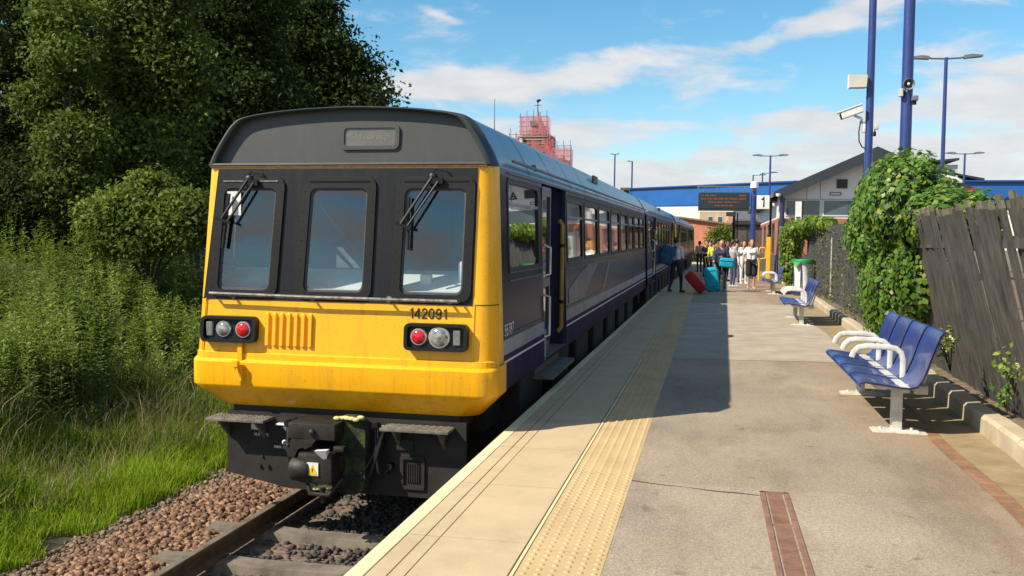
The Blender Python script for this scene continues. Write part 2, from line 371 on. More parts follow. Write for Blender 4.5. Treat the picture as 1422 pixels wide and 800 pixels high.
def carriage(name, label, ya, yb, holes, doors, detail=True):
    root = thing(name, label, 'train carriage', (XC, (ya+yb)/2, -.915), 'carriages of the train at the platform')
    sh = MB()
    hol = [(h[0], h[1], h[2], h[3]) for h in holes]+[(d[0], d[1], .24, 2.12) for d in doors]
    side_sheet(sh, 1, [ya, yb], list(ZS), hol, pick_side)
    side_sheet(sh, -1, [ya, yb], list(ZS), [h for h in hol if h[4:] == () and h[1]-h[0] > 0 and h[0] < ya+2 and h[2] > 1.2] if detail else [], pick_side)
    sh.box2((XC-1.36, ya+.02, .2), (XC+1.36, yb-.02, .235), 3)
    body = sh.build('body', SIDE_M, root)
    ln = MB()
    for z, t in ((2.12, .012), (2.075, .008), (1.235, .01), (1.165, .012), (.70, .008)):
        ys = ya; ds = sorted(doors)
        segs = []; s0 = ya+.3 if detail else ya
        for d in ds: segs.append((s0, d[0]-.04)); s0 = d[1]+.04
        segs.append((s0, yb))
        for a, b in segs:
            if b > a: ln.box(((XC+hw(z)+.006), (a+b)/2, z), (.014, b-a, t))
    ln.build('beading', mt_cant, body)
    rf = MB()
    n = 24; rows = []
    for i in range(n+1):
        y = ya+(yb-ya)*i/n; rows.append([(XC+a, y, b) for a, b in ROOFALL])
    rf.loft(rows, 0)
    for i in range(1, 12):                                           # roof panel seams
        y = ya+(yb-ya)*i/12
        rf.loft([[(XC+a*1.003, y+d, b+.004) for a, b in ROOFALL] for d in (-.02, .02)], 0)
    rf.add([(XC+a, yb, b) for a, b in ROOFALL], [tuple(range(len(ROOFALL)))]); rf.add([(XC+a, ya, b) for a, b in ROOFALL], [tuple(range(len(ROOFALL)))])
    roof = rf.build('roof', mt_roof, root)
    gt = MB(); gt.box((XC+1.352, (ya+yb)/2+.2, 2.235), (.03, yb-ya-.5, .02)); gt.box((XC-1.352, (ya+yb)/2, 2.235), (.03, yb-ya-.2, .02)); gt.build('rain_gutter', mt_cant, roof)
    for yy in (ya+.9, ya+4.6, ya+8.6, ya+12.4):
        v = MB(); v.loft([[(XC-.45, yy, 2.66), (XC-.35, yy+.2, 2.74), (XC+.35, yy+.2, 2.74), (XC+.45, yy, 2.66)], [(XC-.45, yy+1.0, 2.66), (XC-.35, yy+.8, 2.74), (XC+.35, yy+.8, 2.74), (XC+.45, yy+1.0, 2.66)]], 0, False)
        v.box2((XC-.35, yy+.2, 2.66), (XC+.35, yy+.8, 2.742), 0); v.build('roof_vent', mt_dome, roof)
    sk = MB(); sk.box((XC+1.2, ya+(yb-ya)*.45, 2.47), (.03, .5, .12)); sk.build('roof_hatch', mt_black, roof)
    for h in holes: car_window(root, h[0], h[1], h[2], h[3], 1, True, mt_glass if (detail and h[0] < ya+2) else None)
    # underframe and wheels
    uf = MB(); uf.box2((XC-1.1, ya+.5, -.25), (XC+1.1, yb-.3, .2)); 
    for i in range(7):
        y = ya+1.2+i*(yb-ya-3)/7; uf.box2((XC+.75, y, -.62), (XC+1.28, y+1.25, .19), 0, .03); uf.box2((XC-1.28, y, -.62), (XC-.75, y+1.25, .19), 0, .03)
    uf.build('underframe', mt_grime, root)
    for yy in (ya+(yb-ya)*.22, ya+(yb-ya)*.8):
        ax = MB(); ax.tube([(XC-.72, yy, -.505), (XC+.72, yy, -.505)], .08, 10); 
        for s in (-1, 1): ax.lathe([(.01, -.065), (.41, -.065), (.44, -.06), (.41, -.03), (.41, .065), (.36, .065), (.3, .03), (.12, .03), (.1, .09), (.01, .09)], 28, (XC+s*.75, yy, -.495), (s, 0, 0))
        ax.build('wheelset', mt_wheel, root)
    for d in doors: door_bay(root, *d, step=detail)
    return root, body
def door_bay(root, y0, y1, step=True):
    X = XC+hw(1.1)
    rc = MB()                                                          # the recess and jambs
    xi = X-.42
    rc.add([(xi, y0, .24), (xi, y1, .24), (xi, y1, 2.12), (xi, y0, 2.12)], [(0, 1, 2, 3)], 1)
    for yy in (y0, y1): rc.add([(XC+hw(.24), yy, .24), (xi, yy, .24), (xi, yy, 2.12), (XC+hw(2.12), yy, 2.12)], [(0, 1, 2, 3)], 0)
    rc.add([(XC+hw(.24), y0, .25), (XC+hw(.24), y1, .25), (xi, y1, .25), (xi, y0, .25)], [(0, 1, 2, 3)], 2)
    rc.add([(XC+hw(2.12), y0, 2.118), (XC+hw(2.12), y1, 2.118), (xi, y1, 2.118), (xi, y0, 2.118)], [(0, 1, 2, 3)], 0)
    dr = rc.build('doorway', [mt_doorblue, mt_int_dark, mt_grime2], root)
    lf = MB(); yl = y0+.56                                            # folded near leaf
    for z, w in ((.32, .16), (2.04, .1), (1.06, .1)): lf.box((X-.045, (y0+yl)/2, z), (.04, yl-y0-.02, w))
    for yy in (y0+.03, yl-.03): lf.box((X-.045, yy, 1.18), (.042, .05, 1.8))
    leaf = lf.build('door_leaf', mt_doorblue, root)
    g = MB(); g.box((X-.05, (y0+yl)/2, 1.55), (.01, yl-y0-.1, .9)); g.box((X-.05, (y0+yl)/2, .7), (.01, yl-y0-.1, .64)); g.build('pane', mt_tint, leaf)
    for z0, z1 in ((1.13, 1.47), (.47, .94)):
        h = MB(); yy = y0+.13; h.tube([(X-.02, yy-.06, z0), (X+.05, yy, z0+.03), (X+.05, yy, z1-.03), (X-.02, yy-.06, z1)], .016, 8); h.build('door_handle', mt_chrome, leaf)
    k = MB(); k.box((X-.015, y0+.14, .38), (.02, .26, .34), 0, .008); k.build('kick_plate', mt_band, leaf)
    f2 = MB(); f2.box((X-.2, y1-.2, 1.18), (.04, .36, 1.84)); f2.box((X-.03, y1-.015, 1.18), (.05, .03, 1.86)); f2.build('door_leaf', mt_doorblue, root)
    p = MB(); p.tube([(X-.06, y1-.16, .42), (X-.02, y1-.16, .47), (X-.02, y1-.16, 1.7), (X-.06, y1-.16, 1.75)], .026, 8)
    for z in (.78, 1.45): p.lathe([(.034, -.02), (.034, .02)], 8, (X-.02, y1-.16, z), mi=1)
    p.build('grab_pole', [M('pole_yellow_shaded', (.36, .22, .03), .6, .25, 8), mt_black], dr)  # pole yellow is darkened in its colour for the shade of the doorway
    if not step: return
    st = MB(); st.box((X+.0, (y0+y1)/2, .06), (.24, y1-y0+.05, .04)); st.box((X-.1, (y0+y1)/2, .12), (.05, y1-y0, .14)); st.build('door_step', mt_grime2, root)

def ribbon(P, w, closed=False):
    k = len(P); L = []; Rr = []
    for i in range(k):
        a = Vector(P[(i-1) % k]) if closed or i > 0 else Vector(P[i]); b = Vector(P[(i+1) % k]) if closed or i < k-1 else Vector(P[i]); c = Vector(P[i])
        d1 = (c-a).normalized() if (c-a).length > 1e-6 else (b-c).normalized(); d2 = (b-c).normalized() if (b-c).length > 1e-6 else d1
        t = (d1+d2).normalized() if (d1+d2).length > .2 else d2; nn = Vector((-t.y, t.x)); m = w/2/max(.45, abs(nn.dot(Vector((-d1.y, d1.x)))))
        L.append(c+nn*m); Rr.append(c-nn*m)
    return L, Rr
def arc(cx, cy, rx, ry, a0, a1, n=10): return [(cx+rx*math.cos(R(a0+(a1-a0)*i/n)), cy+ry*math.sin(R(a0+(a1-a0)*i/n))) for i in range(n+1)]
GLYPH = {'1': [([(.10, .77), (.27, .83), (.34, .95), (.34, 0)], 0)], '4': [([(.43, .97), (.05, .27), (.60, .27)], 0), ([(.43, 1.0), (.43, 0)], 0)],
         '2': [(arc(.30, .70, .235, .24, 175, -35)+[(.08, .06), (.56, .06)], 0)], '0': [(arc(.30, .5, .235, .45, 0, 345, 22), 1)],
         '9': [(arc(.30, .67, .225, .27, 0, 340, 16), 1), ([(.525, .66)]+arc(.28, .36, .245, .31, 15, -150, 10), 0)], '5': [([(.53, .94), (.15, .94), (.10, .50)]+arc(.29, .34, .235, .28, 130, -145, 12), 0)],
         '7': [([(.05, .94), (.56, .94), (.38, .6), (.22, 0)], 0)], '8': [(arc(.30, .73, .19, .21, 0, 340, 16), 1), (arc(.30, .285, .235, .235, 0, 340, 16), 1)]}
def digits(name, s, size, mat, parent, pos, right, up, adv, w):
    rt = Vector(right).normalized(); u = Vector(up).normalized(); nrm = rt.cross(u); pos = Vector(pos); mb = MB(); x = 0
    for ch in s:
        for q, (P, cl_) in enumerate(GLYPH[ch]):
            L, Q = ribbon(P, w, cl_); f = lambda p: pos+rt*((x+p[0])*size)+u*(p[1]*size)+nrm*(.0008+q*.0006)
            mb.loft([[f(p) for p in L], [f(p) for p in Q]], 0, False, bool(cl_))
        x += adv*(.78 if ch == '1' else 1)
    return mb.build(name, mat, parent)
def fpt(x, z, off=0.): return (XC+x, FY(z)-off, z)
def cab_shell(mb, z0, z1, nz, proud=0., yend=.34, r=.16, flat=None, mi=0):
    """corner pillars both sides from the flat front round to the side"""
    for s in (-1, 1):
        rows = []
        for i in range(nz+1):
            z = z0+(z1-z0)*i/nz; H = hw(z)+proud; fy = FY(z)-proud
            row = [(XC+s*(flat if flat else 1.0), fy, z)] if flat else []
            for t in range(0, 91, 10): row.append((XC+s*(H-r+r*math.sin(R(t))), fy+r-r*math.cos(R(t)), z))
            row.append((XC+s*H, Y0+yend, z)); rows.append(row)
        mb.loft(rows, mi)
def win_x(xb, xt, z): return xb+(xt-xb)*(z-1.06)/.9
def build_front_car():
    XF[0] = 'track'; ya, yb = Y0+.34, 24.2
    k = 1.012
    holes = [(8.16, 9.58, 1.26, 2.05)]
    for a, b in ((11.47, 12.8), (13.05, 14.45), (14.7, 16.1), (16.4, 17.75), (18.05, 19.3), (19.6, 20.85), (21.15, 22.4), (22.65, 23.75)): holes.append((a, b, 1.27, 2.0))
    root, body = carriage('train_carriage', 'nearest train carriage with the yellow windscreen end and dark dome facing the camera', ya, yb, holes, [(9.8, 11.3)])
    # livery swoosh on the side beyond the door, thin raised vinyl
    sw = MB(); X = lambda z: XC+hw(z)+.003
    P = [(11.5, .72), (12.9, .72), (13.6, .95), (14.6, 1.16), (13.3, 1.16), (12.4, 1.05), (11.5, .9)]
    sw.prism([(X(z), y, z) for y, z in P], (.002, 0, 0), 0); 
    P = [(14.9, .72), (15.3, .72), (16.2, 1.16), (15.9, 1.16)]
    sw.prism([(X(z), y, z) for y, z in P], (.002, 0, 0), 0)
    sw.build('livery_swoosh', mt_lilac, body)
    digits('vehicle_number', '55787', .105, mt_numgrey, body, (XC+hw(.72)+.004, 7.9, .69), (0, 1, 0), (0, 0, 1), .72, .12)
    # --- cab front
    cf = MB()
    cab_shell(cf, .43, 2.15, 8, 0., .345)
    # lower flat yellow panel with the proud band under the seam
    zz = [.43, .98]
    def flat(z0, z1, off, xa=None, xb=None):
        a = -(hw(z0)-.16) if xa is None else xa
        cf.loft([[fpt(-(hw(z)-.16) if xa is None else xa, z, off), fpt((hw(z)-.16) if xb is None else xb, z, off)] for z in (z0, z1)], 0)
    flat(.43, .98, 0.)
    flat(2.128, 2.15, 0.)
    for s in (-1, 1):                                                # yellow strip either side of the black panel
        rows = []
        for z in (.98, 1.5, 2.13):
            t = (z-.98)/1.15; e = (1.18 if s > 0 else -1.275)+((1.19 if s > 0 else -1.205)-(1.18 if s > 0 else -1.275))*t
            rows.append([fpt(e-s*.01, z, .0), fpt(s*(hw(z)-.16), z, .0)])
        cf.loft(rows, 0)
    cab = cf.build('cab_front', mt_yel, root)
    sm = MB()                                                         # raised seams and lower waist band
    rows = []
    for z, o in ((.415, .0), (.43, .012), (.512, .014), (.520, .0)):
        H = hw(z)+o*.3; row = []
        for t in range(90, -1, -15): row.append((XC-(H-.16+.16*math.sin(R(t))), FY(z)-o+.16-.16*math.cos(R(t)), z))
        for t in range(0, 91, 15): row.append((XC+(H-.16+.16*math.sin(R(t))), FY(z)-o+.16-.16*math.cos(R(t)), z))
        rows.append(row)
    sm.loft(rows, 0, False); sm.build('waist_band', mt_yel, cab)
    for s, xx in ((1, 1.195), (-1, -1.285)):
        gv = MB(); gv.beam(fpt(xx, .53, .004), fpt(xx-s*.0+(.0 if s > 0 else .07)*.3, .985, .004), .012, .008)
        gv.build('panel_beading', mt_yel, cab)
    for sgn in (-1, 1):                                              # panel joints and fixings on the corner pillars
        for zs_ in (.985,):
            sj = MB(); rows = []
            for z in (zs_-.004, zs_+.004):
                H = hw(z)+.0015; rows.append([(XC+sgn*(H-.16+.16*math.sin(R(t))), FY(z)-.0015+.16-.16*math.cos(R(t)), z) for t in range(-20, 91, 10)])
            sj.loft(rows, 0); sj.build('panel_joint', mt_grime, cab)
    # bumper
    bp = MB(); rows = []
    for z, o, ins in ((.47, -.02, .0), (.452, .03, 0), (.435, .05, 0), (.24, .05, .0), (.225, .045, .0), (.03, -.13, .2), (.03, -.3, .4)):
        H = hw(.43)+.018-ins; rr = .17; fy = Y0-o; row = [(XC-H, Y0+.36, z)]
        for t in range(90, -1, -15): row.append((XC-(H-rr+rr*math.sin(R(t))), fy+rr-rr*math.cos(R(t)), z))
        for t in range(0, 91, 15): row.append((XC+(H-rr+rr*math.sin(R(t))), fy+rr-rr*math.cos(R(t)), z))
        row.append((XC+H, Y0+.36, z)); rows.append(row)
    bp.loft(rows, 0); bump = bp.build('bumper', mt_yel, root)
    # black windscreen panel with three openings
    W = [(-1.155, -1.116, -.655, -.613), (-.34, -.30, .216, .232), (.537, .561, 1.095, 1.107)]
    ZL, ZH = 1.06, 1.962
    bk = MB(); zs = [.98, ZL, 1.5, ZH, 2.13]
    edges = [(-1.28, -1.205)]
    for w in W: edges += [(w[0], w[1]), (w[2], w[3])]
    edges.append((1.182, 1.192))
    for i in range(len(edges)-1):
        for j in range(len(zs)-1):
            if i % 2 == 1 and ZL <= zs[j] < ZH: continue
            P = []
            for e, z in ((edges[i], zs[j]), (edges[i+1], zs[j]), (edges[i+1], zs[j+1]), (edges[i], zs[j+1])):
                P.append(fpt(win_x(e[0], e[1], z), z, .006))
            bk.add(P, [(0, 1, 2, 3)], 0)
    bk.build('windscreen_surround', mt_blackpanel, cab)
    for wi, w in enumerate(W):
        def loop(ex, ez0, ez1, r, off):
            out = []
            for u, z in rrect_uv(r, ZL-ez0, ZH+ez1, w[2]-w[0]+2*ex):
                xl = win_x(w[0]-ex, w[1]-ex, z); xr = win_x(w[2]+ex, w[3]+ex, z); out.append(fpt(xl+u*(xr-xl), z, off))
            return out
        fr = MB(); fr.ring(loop(.072, .055, .10, .09, .004), loop(-.004, -.004, -.004, .06, .004), (0, -.022, 0), 0)
        fr.ring(loop(.004, .004, .004, .065, .002), loop(-.022, -.022, -.022, .05, .002), (0, .02, 0), 1)
        g = MB(); lp = loop(.0, 0, 0, .06, -.006); g.add(lp, [tuple(range(len(lp)))])
        rv = fr                                                       # rivets down the frame
        for s in (0, 1):
            for kk in range(12):
                z = 1.08+kk*.085; x = win_x(w[0]-.045, w[1]-.045, z) if s == 0 else win_x(w[2]+.045, w[3]+.045, z)
                rv.sph(fpt(x, z, .027), .0045, 6, 4, 0)
        f = fr.build('windscreen', [mt_rubber, mt_int_dark, mt_bartube], cab); g.build('pane', mt_glass, f)
        tr = MB(); z = 2.02; tr.beam(fpt(w[1]-.01, z, .028), fpt(w[3]+.01, z, .028), .01, .012); tr.build('drip_strip', mt_bartube if wi == 0 else mt_rubber, f)
    # --- wipers
    for pv, el, bt, bb in (((-.875, 2.035), (-1.10, 1.685), (-1.055, 1.91), (-1.10, 1.43)), ((.81, 2.05), (.555, 1.654), (.61, 1.884), (.613, 1.44))):
        w = MB(); w.lathe([(.035, 0), (.035, .05), (.02, .06)], 10, fpt(pv[0], pv[1], .0), (0, -1, 0)); w.box(fpt(pv[0]+.03, pv[1]-.03, .05), (.13, .03, .05))
        w.tube([fpt(*pv, .06), fpt(*el, .085)], .013, 6); w.tube([fpt(pv[0]+.055, pv[1]-.035, .06), fpt(el[0]+.06, el[1]-.02, .085)], .011, 6)
        w.beam(fpt(el[0]-.05, el[1]+.01, .085), fpt(el[0]+.09, el[1]-.035, .085), .02, .025)
        w.tube([fpt(pv[0]-.02, pv[1]+.02, .03), fpt(pv[0]+.03, pv[1]+.07, .05), fpt(pv[0]+.13, pv[1]+.05, .05), fpt(pv[0]+.17, pv[1]+.0, .02)], .006, 5)
        wp = w.build('wiper', mt_black, cab)
        b = MB(); b.beam(fpt(*bt, .05), fpt(*bb, .04), .016, .035, 0, (0, -1, 0)); b.build('wiper_blade', mt_rubber, wp)
    hr = MB(); hr.tube([fpt(-1.19, 1.035, .02), fpt(-1.185, 1.035, .085), fpt(-.2, 1.022, .09), fpt(1.07, 1.018, .085), fpt(1.077, 1.018, .02)], .014, 8)
    for x in (-1.0, -.25, .45, .98): hr.tube([fpt(x, 1.02, 0), fpt(x, 1.02, .085)], .012, 6); hr.lathe([(.03, 0), (.03, .012)], 8, fpt(x, 1.015, .004), (0, -1, 0))
    hr.build('hand_rail', mt_bartube, cab)
    # --- lamps
    for xa, xb, z0, z1, lamps in ((-1.267, -.745, .608, .835, ((-1.056, .072, mt_lens, 'head_lamp'), (-.867, .075, mt_redlamp, 'tail_lamp'), (-1.19, 0, mt_marker, 'marker_lamp'))),
                                  (.611, 1.161, .60, .826, ((.737, .073, mt_redlamp, 'tail_lamp'), (.916, .094, mt_lens, 'head_lamp'), (1.068, 0, mt_marker, 'marker_lamp')))):
        h = MB(); zc = (z0+z1)/2
        lp = [fpt(x, z, .0) for x, z in rrect(xa, xb, z0, z1, .045)]; li = [fpt(x, z, .0) for x, z in rrect(xa+.03, xb-.03, z0+.025, z1-.025, .03)]
        h.ring(lp, li, (0, -.075, 0)); h.add([(p[0], p[1]-.04, p[2]) for p in li], [tuple(range(20))])
        for sx in (xa+.05, xb-.05):
            for sz in (z0+.045, z1-.045): h.sph(fpt(sx, sz, .042), .007, 6, 4)
        hb = h.build('lamp_cluster', mt_black, cab)
        for lx, lr, lm, nm in lamps:
            q = MB()
            if lr: 
                q.lathe([(lr, .03), (lr, .055), (lr*.93, .062)], 20, fpt(lx, zc, .0), (0, -1, 0), 1)
                q.lathe([(lr*.92, .048), (lr*.8, .066), (lr*.45, .078), (.001, .082)], 20, fpt(lx, zc, .0), (0, -1, 0), 0)
            else:
                q.box(fpt(lx, zc, .045), (.062, .03, .125), 0, .008)
            q.build(nm, [lm, mt_chrome], hb)
    gr = MB()
    for i in range(7):
        x = -.685+i*.067
        P = [(x, -.001), (x+.012, .026), (x+.04, .026), (x+.044, -.001)]
        gr.prism([(XC+a, FY(.59)-o, .59) for a, o in P], (0, FY(.86)-FY(.59), .27))
        gr.sph(fpt(x+.024, .855, .0), (.022, .02, .022), 8, 6)
    gr.build('vent_grille', mt_yel, cab)
    digits('unit_number', '142091', .088, mt_ink, cab, fpt(.63, .862, .005), (1, 0, 0), (0, RK, 1), .70, .135)
    lt = MB(); lt.box(fpt(-.9, .53, .03), (.04, .025, .18)); lt.box(fpt(-.9, .43, .1), (.05, .05, .05)); lt.tube([fpt(-.895, .42, .1), fpt(-.87, .36, .115), fpt(-.85, .32, .1)], .012, 6); lt.box(fpt(-.885, .345, .09), (.075, .02, .12)); lt.build('latch', mt_yel, bump)
    # --- dark dome with its recessed front
    dm = MB()
    back = [(XC+a*1.002, Y0+.36, b+.003) for a, b in ROOFALL]
    mid = [(XC+a*1.003, Y0+.16+RK*(b-.43)*.6, b+.004) for a, b in ROOFALL]
    fro = []
    for a, b in ROOFALL: fro.append((XC+a*.985, FY(b)+.06, b-.006))
    lip = [(XC+a*.972, FY(b)+.0, 2.160+(b-2.15)*.965) for a, b in ROOFALL]
    lip2 = [(XC+a*.953, FY(b)-.012, 2.165+(b-2.15)*.94) for a, b in ROOFALL]
    inn = [(XC+a*.932, FY(b)+.0, 2.18+(b-2.15)*.895) for a, b in ROOFALL]
    inn2 = [(XC+a*.92, FY(b)+.07, 2.188+(b-2.15)*.872) for a, b in ROOFALL]
    dm.loft([back, mid, fro, lip, lip2, inn, inn2], 0)
    k = len(ROOFALL); dm.add(inn2, [tuple(range(k))], 0)
    # bottom lip closing
    dm.add([lip2[0], lip2[-1], inn[-1], inn[0]], [(0, 1, 2, 3)]); dm.add([inn[0], inn[-1], inn2[-1], inn2[0]], [(0, 1, 2, 3)])
    dm.add([lip2[0], lip2[-1], (XC+1.3, FY(2.15)-.0, 2.15), (XC-1.3, FY(2.15)-.0, 2.15)], [(0, 1, 2, 3)])
    dome = dm.build('roof_dome', mt_dome, root)
    fl = MB(); fl.beam((XC-1.27, FY(2.15)-.006, 2.150), (XC+1.27, FY(2.15)-.006, 2.150), .02, .012); fl.build('rust_seam', M('rusty_seam', (.11, .035, .02), .7, .4, 12), dome)
    yy = FY(2.4)+.07
    d = MB(); lo = rrect(-.07, .47, 2.297, 2.515, .05); li = rrect(-.035, .435, 2.33, 2.485, .03)
    d.ring([(XC+x, yy+RK*(z-2.4)-.0, z) for x, z in lo], [(XC+x, yy+RK*(z-2.4), z) for x, z in li], (0, -.022, 0))
    dd = d.build('destination_box', mt_dome, dome)
    g = MB(); g.add([(XC+x, yy+RK*(z-2.4)-.008, z) for x, z in li], [tuple(range(20))]); bl = g.build('destination_blind', mt_blind, dd)
    text_part('blind_lettering', 'Middlesbrough', .078, mt_blindtx, dd, (XC-.02, yy-.0105, 2.385), (1, 0, 0), (0, RK, 1), xs=.88)
    # --- valance, steps, coupler below the bumper
    va = MB(); yv = Y0+.10
    va.prism([(XC-1.095, yv, -.02), (XC-1.095, yv, -.58), (XC-.5, yv, -.69), (XC+.9, yv, -.69), (XC+1.12, yv, -.62), (XC+1.12, yv, -.02)], (0, .04, 0))
    va.box2((XC-1.05, yv+.03, -.1), (XC+1.05, yv+.5, .1))
    for x, z in ((-.9, -.3), (-.75, -.42), (-.3, -.55), (.55, -.6), (.95, -.2)): va.sph((XC+x, yv-.004, z), .014, 6, 4)
    va.box2((XC+.50, yv-.02, -.28), (XC+.66, yv, -.19)); va.ring([(XC+x, yv, z) for x, z in rrect(.54, .76, -.62, -.33, .02)], [(XC+x, yv, z) for x, z in rrect(.57, .73, -.59, -.36, .015)], (0, -.02, 0))
    for i in range(6): va.box2((XC+.6+i*.02, yv-.012, -.56), (XC+.61+i*.02, yv, -.4))
    for x, z in ((-.78, -.5), (-.7, -.5), (.42, -.5), (.42, -.42), (.8, -.15), (.88, -.15)): va.lathe([(.018, 0), (.018, -.02)], 6, (XC+x, Y0+.1, z), (0, 1, 0))
    val = va.build('valance', mt_grime, root)
    for t, x, z, sz in (('M.R. PIPE', -.83, -.235, .035), ('EMER. COUPLER', -.64, -.335, .03)):
        text_part('stencil', t, sz, mt_whiteink, val, (XC+x, yv-.003, z), (1, 0, 0), (0, 0, 1), bold=.01)
    def mark(m): m.build('paint_mark', mt_numgrey, val)
    mark(MB().prism([(XC-.86, yv-.003, -.13), (XC-.86, yv-.003, -.18), (XC-.77, yv-.003, -.185), (XC-.82, yv-.003, -.13)], (0, .002, 0)))
    mark(MB().box2((XC-.6, yv-.05, -.12), (XC-.47, yv, -.108)))
    mark(MB().prism([(XC-.56, yv-.003, -.14), (XC-.53, yv-.003, -.18), (XC-.5, yv-.003, -.17), (XC-.5, yv-.003, -.14)], (0, .002, 0)))
    mark(MB().prism([(XC+.325, yv-.003, -.08), (XC+.47, yv-.003, -.078), (XC+.47, yv-.003, -.086), (XC+.335, yv-.003, -.09), (XC+.335, yv-.003, -.225), (XC+.375, yv-.003, -.225), (XC+.375, yv-.003, -.24), (XC+.325, yv-.003, -.26)], (0, .002, 0)))
    for xa, xb, z in ((-1.19, -.64, -.055), (.42, 1.02, -.06)):
        s = MB(); s.box2((XC+xa, Y0-.11, z-.025), (XC+xb, Y0+.12, z), 0, .004)
        for i in range(9):
            for j in range(4): s.sph((XC+xa+.05+i*(xb-xa-.1)/8, Y0-.085+j*.058, z), (.014, .014, .006), 6, 4)
        for x in (xa+.1, xb-.1): s.prism([(XC+x, Y0-.10, z-.02), (XC+x, Y0+.1, z-.02), (XC+x, Y0+.1, z-.2)], (.02, 0, 0))
        s.build('cab_step', mt_grime2, root)
    XK = XC+.13
    cp = MB(); yc = Y0-.05
    cp.box2((XK-.46, yc-.22, -.155), (XK-.04, yc+.2, -.02), 0, .012)          # top box
    cp.sph((XK-.24, yc-.23, -.09), .03, 8, 6)
    cp.lathe([(.18, .2), (.18, -.05), (.15, -.1), (.15, -.2)], 16, (XK-.2, yc, -.38), (0, 1, 0))
    cp.box2((XK-.36, yc-.26, -.52), (XK-.05, yc+.1, -.26), 0, .03)
    cp.lathe([(.09, 0), (.105, .02), (.105, .16), (.09, .18)], 14, (XK-.43, yc-.2, -.41), (1, 0, 0))
    cp.prism([(XK-.48, yc-.24, -.24), (XK-.42, yc-.24, -.16), (XK-.2, yc-.24, -.15), (XK-.24, yc-.24, -.2), (XK-.36, yc-.24, -.235), (XK-.4, yc-.24, -.32), (XK-.44, yc-.24, -.3)], (0, .12, 0))
    cp.prism([(XK-.19, yc-.3, -.23), (XK-.08, yc-.3, -.22), (XK-.1, yc-.24, -.34)], (0, .06, 0), 1)
    cp.box2((XK-.06, yc-.22, -.25), (XK+.04, yc-.1, -.2), 0, .02); cp.tube([(XK-.15, yc-.22, -.55), (XK-.15, yc-.2, -.68)], .025, 8)
    cp.tube([(XK-.55, yc-.1, -.22), (XK-.5, yc-.2, -.2), (XK-.44, yc-.24, -.21)], .015, 6); cp.sph((XK-.55, yc-.1, -.22), .022, 8, 6, 1)
    cp.tube([(XK-.3, yc-.2, -.5), (XK-.25, yc-.25, -.6), (XK-.1, yc-.22, -.62), (XK-.02, yc-.1, -.5)], .02, 8)
    for k, (x0, z0, x1, z1, dp) in enumerate(((-.62, -.1, -.5, -.45, .12), (-.55, -.08, -.32, -.3, .2), (.2, -.08, .33, -.42, .2), (.28, -.1, .1, -.5, .18), (-.08, -.15, .25, -.2, .3), (-.4, -.2, .1, -.25, .35))):
        pp = []
        for i in range(11):
            t = i/10; pp.append((XK+x0+(x1-x0)*t, Y0+.07-.1*math.sin(PI*t)-.01*k, z0+(z1-z0)*t-dp*math.sin(PI*t)))
        hz = MB(); hz.tube(pp, .016+.004*(k % 2), 7)
        for e in (pp[0], pp[-1]): hz.lathe([(.03, -.03), (.03, .05)], 8, e, (0, 1, 0))
        hz.build('hose', mt_rubber, val)
    cpl = cp.build('coupler', [mt_iron, mt_numgrey], root)
    ms = MB(); lo = rrect(-.16, .15, -.66, .01, .12, 6)
    ms.prism([(XK+x, yc-.02, z) for x, z in lo], (0, .14, 0)); ms.build('mossy_buffer_plate', mt_moss, cpl)
    fg = MB()
    for i in range(7): fg.sph((XK-.1+i*.035, yc-.03+random.uniform(-.02, .05), .005+random.uniform(-.01, .012)), (.035, .03, .018), 8, 5)
    fg.build('dried_moss', mt_fungus, cpl); fg = MB()
    for i in range(5): fg.sph((XK-.22+i*.03, yc-.2, -.555+random.uniform(-.02, .02)), (.03, .03, .02), 8, 5)
    fg.build('dried_moss', mt_fungus, cpl)
    ws = MB(); ws.box2((XK-.265, yc-.272, -.445), (XK-.165, yc-.266, -.335), 0); ws.prism([(XK-.257, yc-.276, -.435), (XK-.173, yc-.276, -.435), (XK-.215, yc-.276, -.352)], (0, .004, 0), 1)
    ws.prism([(XK-.213, yc-.2775, -.375), (XK-.223, yc-.2775, -.398), (XK-.214, yc-.2775, -.398), (XK-.219, yc-.2775, -.425), (XK-.206, yc-.2775, -.392), (XK-.213, yc-.2775, -.392)], (0, .001, 0), 2)
    ws.build('warning_plate', [mt_whiteink, mt_warn, mt_ink], cpl)
    # --- cab interior
    it = MB()
    it.box2((XC-1.2, Y0+.1, .9), (XC+1.2, Y0+.2, 1.0), 0); 
    it.box2((XC-1.22, Y0+.09, 1.0), (XC+1.22, Y0+.2, 1.085), 1); it.prism([(XC-1.3, Y0+.2, 1.0), (XC-1.3, Y0+.2, 1.085), (XC-1.3, Y0+.68, 1.24), (XC-1.3, Y0+.68, 1.0)], (2.6, 0, 0), 1)
    it.box2((XC+.62, Y0+.35, 1.1), (XC+.72, Y0+.43, 1.22), 1, .02); it.box2((XC+.95, Y0+.4, 1.1), (XC+1.25, Y0+.6, 1.34), 1, .03)
    for x in (-1.0, -.12, .75): it.box2((XC+x, Y0+.14, 1.073), (XC+x+.22, Y0+.155, 1.079), 0)
    it.build('cab_desk', [mt_int_dark, mt_int_grey], root)
    bw = MB(); yb_ = Y0+2.1
    bw.box2((XC-1.30, yb_, .25), (XC+1.30, yb_+.04, 2.3), 0); bw.box2((XC-.42, yb_-.02, .3), (XC+.42, yb_, 2.2), 1); bw.box2((XC-.72, yb_-.5, .3), (XC-.25, yb_, 1.3), 1, .05); bw.box2((XC+.6, yb_-.5, .3), (XC+1.2, yb_-.1, 1.55), 1, .1); 
    bw.box2((XC-1.26, Y0+.3, 2.2), (XC+1.26, yb_, 2.23), 1); bw.box2((XC-1.3, Y0+.2, .3), (XC+1.36, yb_, .33), 1)
